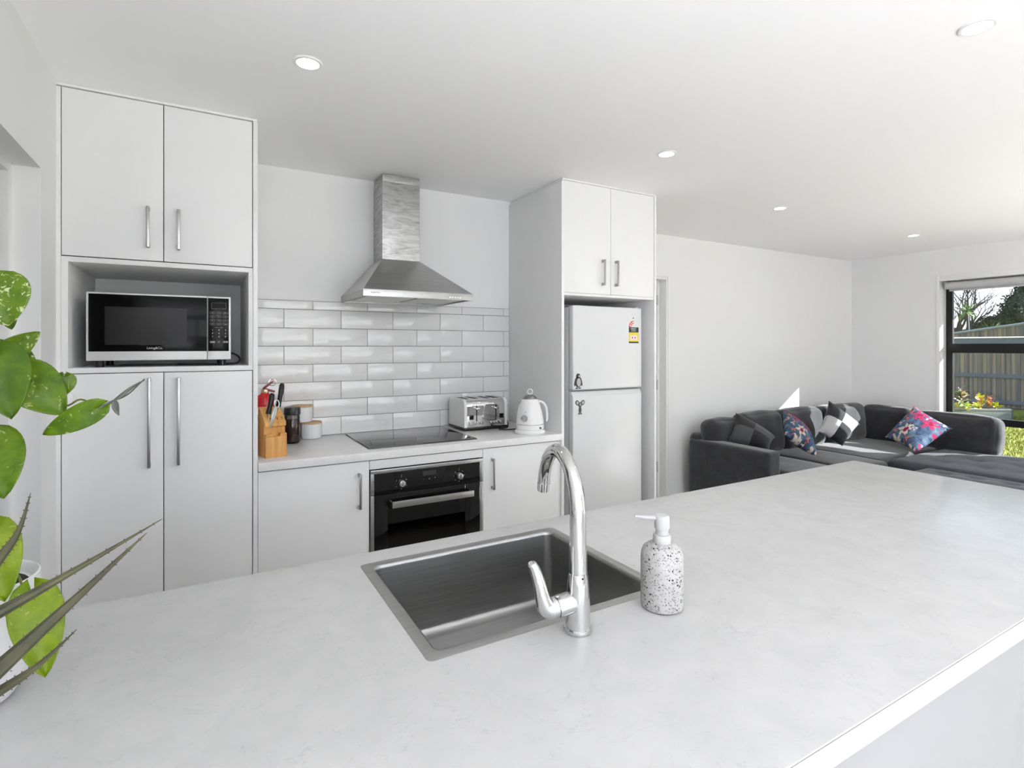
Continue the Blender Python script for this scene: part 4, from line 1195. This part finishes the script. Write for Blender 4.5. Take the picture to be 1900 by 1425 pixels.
ot = thing('ottoman', 'slate grey tufted ottoman in front of the sofa chaise', 'ottoman', (4.77, 1.57, 0))
B().rbox(4.36, 5.13, .95, 2.15, .08, .30, .03, n=4).build('base', FAB2, ot)
dm = [(x, y, .44, .045, .030) for x in (4.97, 4.55) for y in (1.96, 1.76, 1.56, 1.36, 1.16)] + [(4.76, y, .44, .045, .030) for y in (1.86, 1.66, 1.46, 1.26)]
B().rbox(4.36, 5.14, .94, 2.16, .29, .425, .055, n=22, puff=(.004, .004, .020), dimples=dm).build('tufted_top', FAB2, ot)
for x in (4.45, 5.05):
    for y in (1.05, 2.05):
        B().cyl((x, y, 0), (x, y, .085), .02, seg=12).build('leg', BLACKPL, ot)

# scatter cushions
FLOR = mat('floral_print', (.09, .15, .24), .8, spec=.2)
t = NT(FLOR); uv = t.coord('UV', (1, 1, 1))
bgc = t.ramp(t.noise(uv, 5, 4, .6, 1.5), [(.34, (.028, .045, .10)), (.48, (.060, .10, .17)), (.60, (.10, .15, .22)), (.74, (.26, .30, .33))])
def flowers(scale, size, petals, loc, colors, inner):
    mp = t.n('ShaderNodeMapping'); mp.inputs['Location'].default_value = (*loc, 0); nzv = t.n('ShaderNodeTexNoise'); nzv.inputs['Scale'].default_value = 7; nzv.inputs['Detail'].default_value = 3; t.l(uv, nzv.inputs['Vector'])
    wv = t.n('ShaderNodeVectorMath', operation='MULTIPLY_ADD'); t.l(nzv.outputs['Color'], wv.inputs[0]); wv.inputs[1].default_value = (.16, .16, 0); t.l(uv, wv.inputs[2])
    t.l(wv.outputs[0], mp.inputs['Vector'])
    vo = t.n('ShaderNodeTexVoronoi'); vo.voronoi_dimensions = '2D'; vo.inputs['Scale'].default_value = scale; vo.inputs['Randomness'].default_value = .75
    t.l(mp.outputs[0], vo.inputs['Vector'])
    sub = t.n('ShaderNodeVectorMath', operation='SUBTRACT'); t.l(mp.outputs[0], sub.inputs[0]); t.l(vo.outputs['Position'], sub.inputs[1])
    s2 = t.n('ShaderNodeSeparateXYZ'); t.l(sub.outputs[0], s2.inputs[0])
    ang = t.math('ARCTAN2', s2.outputs[1], s2.outputs[0])
    ln = t.n('ShaderNodeVectorMath', operation='LENGTH'); t.l(sub.outputs[0], ln.inputs[0])
    pet = t.math('ADD', t.math('MULTIPLY', t.math('SINE', t.math('MULTIPLY', ang, petals)), .32), .72)
    wob = t.math('MULTIPLY', t.noise(uv, 17, 4), 1.5)
    lim = t.math('MULTIPLY', t.math('ADD', pet, t.math('SUBTRACT', wob, .75)), size)
    mask = t.math('LESS_THAN', ln.outputs['Value'], lim)
    sc_ = t.n('ShaderNodeSeparateColor'); t.l(vo.outputs['Color'], sc_.inputs[0])
    colr = t.ramp(sc_.outputs[0], colors, 'CONSTANT')
    rad_ = t.math('DIVIDE', ln.outputs['Value'], size)
    colr = t.mix(t.math('MULTIPLY', t.math('LESS_THAN', rad_, .30), 1.0), colr, inner)
    on = t.math('GREATER_THAN', sc_.outputs[1], .12)
    return t.math('MULTIPLY', mask, on), colr
f1, fc1 = flowers(2.7, .185, 6, (.13, .37), [(0, (.40, .012, .075)), (.34, (.50, .45, .38)), (.58, (.52, .15, .15)), (.74, (.42, .02, .10))], (.24, .008, .04))
f2, fc2 = flowers(4.9, .075, 3, (.61, .21), [(0, (.50, .14, .10)), (.4, (.42, .43, .43)), (.7, (.03, .05, .09))], (.40, .08, .08))
t.color(t.mix(f1, t.mix(f2, bgc, fc2), fc1))
def check_mat(name, a, b_):
    m = mat(name, a, .85, spec=.2, sheen=.2); t = NT(m)
    uvc = t.n('ShaderNodeTexCoord'); s_ = t.n('ShaderNodeSeparateXYZ'); t.l(uvc.outputs['UV'], s_.inputs[0])
    gx = t.math('GREATER_THAN', s_.outputs[0], .5); gy = t.math('GREATER_THAN', s_.outputs[1], .5)
    df = t.math('ABSOLUTE', t.math('SUBTRACT', gx, gy))
    t.color(t.mix(df, a, b_))
    return m
CHK1 = check_mat('charcoal_check', (.060, .063, .070), (.010, .010, .012))
CHK_SUN = check_mat('monochrome_check', (.40, .40, .41), (.016, .016, .018))

def pillow(name, label, corners, thick, material, group='scatter cushions on the sofa', pinch=.10, n=22):
    """corners (4 world points, in order); bulging pad with pinched edges"""
    c = [Vector(q) for q in corners]; ctr = sum(c, Vector()) / 4
    nrm = (c[1] - c[0]).cross(c[3] - c[0]).normalized()
    bm = bmesh.new(); uvl = bm.loops.layers.uv.new('UVMap'); G = {}
    for sg in (0, 1):
        for i in range(n + 1):
            for j in range(n + 1):
                u, v_ = 2 * i / n - 1, 2 * j / n - 1
                edge = i in (0, n) or j in (0, n)
                if edge and sg == 1: G[sg, i, j] = G[0, i, j]; continue
                uu = u * (1 - pinch * (1 - v_ * v_) * abs(u) ** 3); vv = v_ * (1 - pinch * (1 - u * u) * abs(v_) ** 3)
                a, b_ = (uu + 1) / 2, (vv + 1) / 2
                p_ = c[0] * (1 - a) * (1 - b_) + c[1] * a * (1 - b_) + c[2] * a * b_ + c[3] * (1 - a) * b_
                h_ = thick / 2 * ((1 - u * u) * (1 - v_ * v_)) ** .42
                G[sg, i, j] = bm.verts.new(p_ + nrm * (h_ if sg == 0 else -h_))
    for sg in (0, 1):
        for i in range(n):
            for j in range(n):
                q = [(i, j), (i + 1, j), (i + 1, j + 1), (i, j + 1)]
                f_ = bm.faces.new([G[sg, a, b_] for a, b_ in (q if sg == 0 else q[::-1])])
                for lp_, (a, b_) in zip(f_.loops, (q if sg == 0 else q[::-1])):
                    lp_[uvl].uv = (a / n, b_ / n)
    o = finish(bm, name, material, None, sharp=60)
    o.data.transform(Matrix.Translation(-ctr)); o.location = ctr
    tag(o, label, 'cushion', group)
    return o
pillow('scatter_cushion', 'dark grey and black checked cushion at the sofa arm', [at(1351, 818, 4.62), at(1365, 766, 4.86), at(1439, 811, 4.78), at(1426, 842, 4.50)], .17, CHK1)
pillow('scatter_cushion', 'blue floral cushion turned edge-on, left half of the sofa', [at(1456, 806, 4.62), at(1452, 762, 5.05), at(1500, 800, 4.88), at(1517, 847, 4.50)], .15, FLOR)
pillow('scatter_cushion', 'black and white checked cushion in the sofa corner', [at(1518, 800, 4.98), at(1538, 743, 5.25), at(1596, 787, 5.20), at(1563, 828, 4.92)], .13, CHK_SUN)
pillow('scatter_cushion', 'blue floral cushion standing on its corner by the window', [at(1642, 811, 5.20), at(1697, 753, 5.36), at(1768, 795, 5.02), at(1699, 839, 4.84)], .14, FLOR)

# ================================================================== CEILING DOWNLIGHTS
LENS = mat('downlight_lens', (1, 1, 1), .4, emit=(1, .98, .95), estr=9)
def downlight(x, y, label, src=None):
    if src is None:
        o = thing('downlight', label, 'ceiling light', (x, y, ZC), 'recessed ceiling downlights')
        B().lathe([(.036, -.001), (.038, -.005), (.046, -.005), (.050, -.002), (.050, 0), (.036, 0)], (x, y, ZC), 40, cap=False).build('trim_ring', TRIM, o)
        B().lathe([(.038, -.0005), (.038, -.003), (.034, -.0042)], (x, y, ZC), 32).build('lens', LENS, o)
        d_ = bpy.data.lights.new('downlight_lamp', 'SPOT'); d_.energy = 2.2; d_.spot_size = R(120); d_.spot_blend = .6; d_.shadow_soft_size = .035; d_.color = (1, .98, .95)
        l_ = bpy.data.objects.new('downlight_lamp', d_); COL.objects.link(l_); l_.parent = o; l_.location = (0, 0, -.02)
        return o
    o = src.copy(); COL.objects.link(o); o.location = (x, y, ZC); o['label'] = label
    for ch_ in list(src.children):
        c_ = ch_.copy(); COL.objects.link(c_); c_.parent = o
    return o
dl = downlight(.316, 1.99, 'ceiling downlight in front of the tall pantry')
for x, y, lb_ in ((2.066, 2.012, 'ceiling downlight in front of the fridge tower'), (2.083, .736, 'ceiling downlight above the island, nearest the camera on the right'),
                  (3.582, 2.40, 'ceiling downlight over the lounge nearest the fridge tower'), (5.49, 2.397, 'ceiling downlight over the lounge nearest the window')):
    downlight(x, y, lb_, dl)

# ================================================================== OUTSIDE
GZ = -.34
GRASS = mat('grass_ground', (.36, .42, .08), .9, spec=.1)
t = NT(GRASS); v = t.coord(); n1 = t.noise(v, 1.3, 5, .6); n2 = t.noise(v, 26, 4, .7)
t.color(t.mix(t.ramp(n2, [(.35, (0, 0, 0)), (.7, (.55, .55, .55))]), t.ramp(n1, [(.35, (.095, .125, .014)), (.65, (.155, .165, .032))]), (.23, .22, .07)))
t.bump(n2, .6, .04)
tag(B().box(XR + .12, 60, -40, 45, GZ - .1, GZ).build('lawn', GRASS, smooth=False), 'sunlit green lawn outside the window', 'lawn', kind='stuff')
BOUNCE_GREY = mat('neutral_bounce_grey', (.26, .26, .265), .85)
tag(B().box(XR + .13, 9.4, -9.0, 5.2, GZ - .02, GZ + .03).box(-2.5, XR + .13, -9.0, YF - .14, GZ - .02, GZ + .03).build('bounce_slab', BOUNCE_GREY, smooth=False), kind='structure')  # added out of view to throw neutral light up at the ceiling
gb = B(); tmp = bmesh.new()
for i in range(9000):
    d = 7.5 + 6 * random.random(); u = 1800 + 130 * random.random()
    q = at(u, 643, d); x, y = q.x, q.y
    a = random.random() * 6.28; h_ = .03 + .04 * random.random(); w_ = .006
    dx, dy = math.cos(a) * w_, math.sin(a) * w_; lx, ly = random.uniform(-.02, .02), random.uniform(-.02, .02)
    vs = [tmp.verts.new((x - dx, y - dy, GZ)), tmp.verts.new((x + dx, y + dy, GZ)), tmp.verts.new((x + lx, y + ly, GZ + h_))]
    tmp.faces.new(vs)
gb.merge(tmp)
tag(gb.build('grass_blades', GRASS, smooth=False), 'short grass blades on the lawn below the planter', 'grass', kind='stuff')

WOODF = mat('weathered_paling', (.20, .20, .195), .9, spec=.1)
t = NT(WOODF); v = t.coord('Object', (1, 9.7, .25)); n1 = t.noise(v, 1.0, 3, .5); n2 = t.noise(t.coord('Object', (9, 40, 1.2)), 1.0, 5, .65)
t.color(t.mix(t.ramp(n2, [(.3, (0, 0, 0)), (.75, (.6, .6, .6))]), t.ramp(n1, [(.34, (.085, .088, .092)), (.5, (.175, .152, .122)), (.64, (.27, .21, .145))]), (.095, .09, .085)))
RAILM = mat('fence_rail_grey', (.085, .098, .115), .85)
FXX = 19.6
fe = thing('paling_fence', 'weathered grey timber paling fence beyond the lawn', 'fence', (FXX, 4, GZ))
pb = B(); random.seed(3)
y = -6.0
while y < 16:
    w_ = .098; x = FXX + random.uniform(-.006, .006)
    pb.box(x, x + .02, y, y + w_, GZ + .02, 1.64 + random.uniform(-.01, .01), .003, 1)
    y += w_ + .007
pb.build('palings', WOODF, fe)
B().box(FXX + .05, FXX + .06, -6, 16, GZ, 1.60).build('backing', mat('fence_gap', (.05, .05, .05), .9), fe)
for z in (.10, .62):
    pass
B().box(FXX - .05, FXX, -6, 16, .52, .63, .004).build('rail', RAILM, fe)
B().box(FXX - .05, FXX, -6, 16, -.22, -.11, .004).build('rail', RAILM, fe)
B().box(FXX - .05, FXX, -6, 16, 1.47, 1.62, .004).build('rail', RAILM, fe)
B().box(FXX - .06, FXX + .05, -6, 16, 1.652, 1.685, .004).build('capping', mat('capping_white', (.86, .86, .86), .6), fe)
# sloping neighbour fence behind
f2 = thing('sloping_fence', 'dark timber fence with a rising top behind the paling fence', 'fence', (26.5, 9, GZ))
A0, A1 = Vector((26.5, 11.6, 1.72)), Vector((26.5, 5.6, 2.62))
sb_ = B(); NP = 44
for i in range(NP):
    a, b_ = A0.lerp(A1, i / NP), A0.lerp(A1, (i + .93) / NP)
    nn = Vector((.03, 0, 0))
    sb_.poly([(a.x, a.y, GZ), (b_.x, b_.y, GZ), (b_.x, b_.y, b_.z), (a.x, a.y, a.z)], nn)
sb_.build('palings', WOODF, f2)
B().poly([(A0.x + .03, A0.y, GZ), (A1.x + .03, A1.y, GZ), (A1.x + .03, A1.y, A1.z - .02), (A0.x + .03, A0.y, A0.z - .02)], (.02, 0, 0)).build('backing', mat('fence_gap', (.05, .05, .05), .9), f2)
B().tube([A0 - Vector((.03, 0, 0)), A1 - Vector((.03, 0, 0))], .05, seg=4).build('capping', mat('capping_pale', (.20, .225, .25), .8), f2)

# planter box with plants
pl = thing('planter_box', 'long grey timber planter box on the lawn', 'planter', (15.9, 6.0, GZ))
PR = Vector((16.682, 5.207, 0)); PL = Vector((14.9, 6.64, 0)); back = (Vector((17.15, 5.63, 0)) - PR); ptop = -.085
dl_ = (PL - PR)
PLM = mat('planter_timber', (.24, .27, .27), .85)
t = NT(PLM); v = t.coord('Object', (2, 2, 14)); t.color(t.ramp(t.noise(v, 1.0, 5, .6), [(.3, (.10, .112, .11)), (.7, (.19, .20, .19))]))
up = Vector((0, 0, ptop - GZ)); g0 = Vector((0, 0, GZ))
for nm, a, b_, off in (('front_board', PR, PL, back.normalized() * .04), ('end_board', PR, PR + back, dl_.normalized() * .04), ('back_board', PR + back, PL + back, -back.normalized() * .04), ('end_board', PL, PL + back, -dl_.normalized() * .04)):
    B().poly([a + g0, b_ + g0, b_ + off + g0, a + off + g0], up).build(nm, PLM, pl)
B().poly([PR + Vector((0, 0, ptop - .06)), PL + Vector((0, 0, ptop - .06)), PL + back + Vector((0, 0, ptop - .06)), PR + back + Vector((0, 0, ptop - .06))], (0, 0, .02)).build('soil', mat('soil', (.035, .026, .02), .9), pl)
def shrub(name, label, base, h_, rad_, nleaf, lsize, cols, stems=5, stemcol=(.25, .12, .06), cat='plant'):
    o = thing(name, label, cat, base, 'plants in the planter box')
    base = Vector(base); sb_ = B(); lf = [B() for _ in cols]
    for s_ in range(stems):
        a = random.random() * 6.28; tip = base + Vector((math.cos(a) * rad_ * .8 * random.random(), math.sin(a) * rad_ * .8 * random.random(), h_ * random.uniform(.7, 1)))
        sb_.tube([base, base.lerp(tip, .5) + Vector((0, 0, h_ * .05)), tip], [.008, .006, .003], seg=5)
        for k_ in range(nleaf // stems):
            f_ = random.uniform(.25, 1.05); c_ = base.lerp(tip, f_)
            dv_ = Vector((random.uniform(-1, 1), random.uniform(-1, 1), random.uniform(-.2, .8))).normalized()
            c_ = c_ + dv_ * rad_ * .35 * random.random()
            leaf(random.choice(lf), c_, c_ + dv_ * lsize, lsize * .55, Vector((random.uniform(-.5, .5), random.uniform(-.5, .5), 1)), n=4, k=2)
    sb_.build('stem', mat('stem_%d' % int(stemcol[0] * 1000), stemcol, .7), o)
    for b_, cm in zip(lf, cols):
        b_.build('foliage', cm, o)
    return o
def simple_leaf(name, col):
    m = mat(name, col, .5); return m
PALE = simple_leaf('pale_leaf', (.42, .40, .28)); DKG = simple_leaf('dark_leaf', (.06, .10, .03)); REDL = simple_leaf('russet_leaf', (.20, .075, .04)); LIME = simple_leaf('lime_leaf', (.33, .36, .012)); MINT = simple_leaf('mint_leaf', (.26, .36, .16)); YEL = simple_leaf('yellow_leaf', (.42, .34, .03)); ORG = simple_leaf('orange_stem_leaf', (.36, .13, .06))
def pp(u, d, z=ptop - .04):
    q = at(u, 643, d); return Vector((q.x, q.y, z))
shrub('variegated_shrub', 'tall shrub with pale variegated leaves at the left of the planter', pp(1788, 13.3), .52, .26, 60, .13, [PALE, DKG, REDL], 7)
shrub('lettuce_plant', 'bright lime plant on an orange stem in the middle of the planter', pp(1820, 13.2), .34, .12, 44, .11, [LIME, YEL, ORG], 4, (.55, .2, .08))
shrub('lettuce_plant', 'yellow-green clump low in front of the middle of the planter', pp(1813, 13.05), .14, .16, 36, .10, [LIME, YEL], 6)
shrub('lettuce_plant', 'yellow plant with red stems right of the middle of the planter', pp(1836, 13.2), .32, .12, 36, .09, [YEL, ORG, REDL], 5, (.5, .12, .08))
shrub('lettuce_plant', 'lime clump at the right end of the planter', pp(1847, 13.0), .16, .14, 40, .10, [LIME], 6)
shrub('herb_plant', 'pale green low herbs at the left of the planter', pp(1790, 13.0), .13, .30, 70, .09, [MINT, LIME], 9)
shrub('herb_plant', 'peach and green herbs at the far left of the planter', pp(1768, 13.1), .16, .20, 40, .09, [MINT, mat('peach_leaf', (.42, .27, .17), .5)], 7)

# trees beyond the fences
BARK = mat('bark_grey', (.030, .028, .030), .9)
def bare_tree(label, base, height, seed, spread=.5):
    random.seed(seed)
    o = thing('bare_tree', label, 'tree', base, 'trees beyond the fence')
    tb_ = B(); bb_ = B()
    def grow(bld, p, d, L, r, lev):
        n_ = 3; pts = [p]; q = p.copy(); dd_ = d.copy()
        for i in range(n_):
            dd_ = (dd_ + Vector((random.uniform(-.16, .16), random.uniform(-.16, .16), random.uniform(-.05, .10)))).normalized()
            q = q + dd_ * L / n_; pts.append(q.copy())
        bld.tube(pts, [r, r * .88, r * .76, r * .62], seg=5 if lev else 8)
        if lev >= 5: return
        for k_ in range(random.choice((2, 3)) if lev else 4):
            a = random.random() * 6.28; s_ = spread * random.uniform(.6, 1.2)
            nd_ = (dd_ + Vector((math.cos(a) * s_, math.sin(a) * s_, random.uniform(-.1, .3)))).normalized()
            grow(bb_, pts[random.choice((2, 3))] if k_ else pts[3], nd_, L * random.uniform(.62, .82), r * .56, lev + 1)
    grow(tb_, Vector(base), Vector((0, 0, 1)), height * .30, height * .030, 0)
    tb_.build('trunk', BARK, o); bb_.build('branches', BARK, o)
def gp(u, d):
    q = at(u, 643, d); return Vector((q.x, q.y, GZ))
bare_tree('bare leafless tree beyond the fence, nearest the window frame', gp(1776, 30), 7.2, 11, .5)
bare_tree('bare leafless tree beyond the fence with branches spreading right', gp(1796, 31), 6.6, 5, .75)
def cabbage(label, base, h_, nl, ll, seed, lean=(0, 0)):
    random.seed(seed)
    o = thing('cabbage_tree', label, 'tree', base, 'trees beyond the fence')
    base = Vector(base); top_ = base + Vector((lean[0], lean[1], h_))
    B().tube([base, base.lerp(top_, .5), top_], [.10, .07, .06], seg=8).build('trunk', BARK, o)
    lb_ = B()
    for i in range(nl):
        a = random.random() * 6.28; el = random.uniform(-.7, 1.4); dv_ = Vector((math.cos(a) * math.cos(el), math.sin(a) * math.cos(el), math.sin(el)))
        L_ = ll * random.uniform(.7, 1.1)
        leaf(lb_, top_, top_ + dv_ * L_ + Vector((0, 0, -.12 * L_)), .05, Vector((0, 0, 1)) + dv_ * .2, n=6, k=1, heart=0, droop=.25)
    lb_.build('fronds', mat('frond_green', (.075, .125, .03), .5), o)
cabbage('spiky cabbage tree between the two bare trees', gp(1801, 27), 3.50, 60, .58, 2, (-.1, .1))
cabbage('low dark cabbage tree in front of the hedge', gp(1838, 24), 2.25, 70, .70, 4)
def bush(name, label, blobs, nl, ls, col, seed, trunkbase):
    random.seed(seed)
    o = thing(name, label, 'tree', trunkbase, 'trees beyond the fence')
    m_ = mat('foliage_' + name + str(seed), col, .7)
    t = NT(m_); t.color(t.ramp(t.noise(t.coord(), 1.2, 4, .7), [(.3, tuple(q * .6 for q in col)), (.7, tuple(min(1, q * 1.5) for q in col))]))
    tmp = bmesh.new(); fb = B()
    for (c_, rx, rz) in blobs:
        for i in range(nl):
            v_ = Vector((random.gauss(0, 1), random.gauss(0, 1), random.gauss(0, 1))).normalized() * (random.random() ** .25)
            p_ = c_ + Vector((v_.x * rx, v_.y * rx, v_.z * rz)) * random.uniform(.82, 1.08)
            a_ = Vector((random.uniform(-1, 1), random.uniform(-1, 1), random.uniform(-.6, .6))).normalized() * ls
            b_ = a_.cross(Vector((random.random(), random.random(), random.random()))).normalized() * ls * .45
            tmp.faces.new([tmp.verts.new(p_ - a_), tmp.verts.new(p_ + b_), tmp.verts.new(p_ + a_), tmp.verts.new(p_ - b_)])
        ib_ = bmesh.ops.create_icosphere(tmp, subdivisions=2, radius=1.0)
        for vv in ib_['verts']:
            vv.co = c_ + Vector((vv.co.x * rx * .82, vv.co.y * rx * .82, vv.co.z * rz * .82))
    fb.merge(tmp); fb.build('foliage', m_, o, smooth=False)
    tbz = Vector(trunkbase); B().cyl(tbz, tbz + Vector((0, 0, 2.0)), .16, .10, seg=8).build('trunk', BARK, o)
def bc(u, v, d, rx, rz): return (at(u, v, d), rx, rz)
bush('conifer', 'big dark evergreen tree rising at the right of the window', [bc(1905, 575, 28, 1.15, 1.2), bc(1925, 545, 28.5, 1.0, 1.3), bc(1885, 592, 27.5, .75, .75), bc(1868, 600, 27.5, .55, .55), bc(1950, 560, 28, 1.6, 1.8)], 3200, .085, (.024, .036, .018), 21, gp(1915, 28))
bush('hedge_tree', 'mid-green bushy tree behind the low cabbage tree', [bc(1842, 604, 29, .62, .55), bc(1862, 605, 29.5, .7, .6), bc(1822, 612, 29, .45, .40)], 1800, .08, (.042, .050, .026), 22, gp(1850, 29.3))
bush('hedge_tree', 'low scrub behind the bare trees', [bc(1768, 618, 33, .6, .35), bc(1785, 620, 33, .6, .3), bc(1805, 621, 33, .6, .3)], 900, .08, (.05, .056, .045), 23, gp(1786, 33))
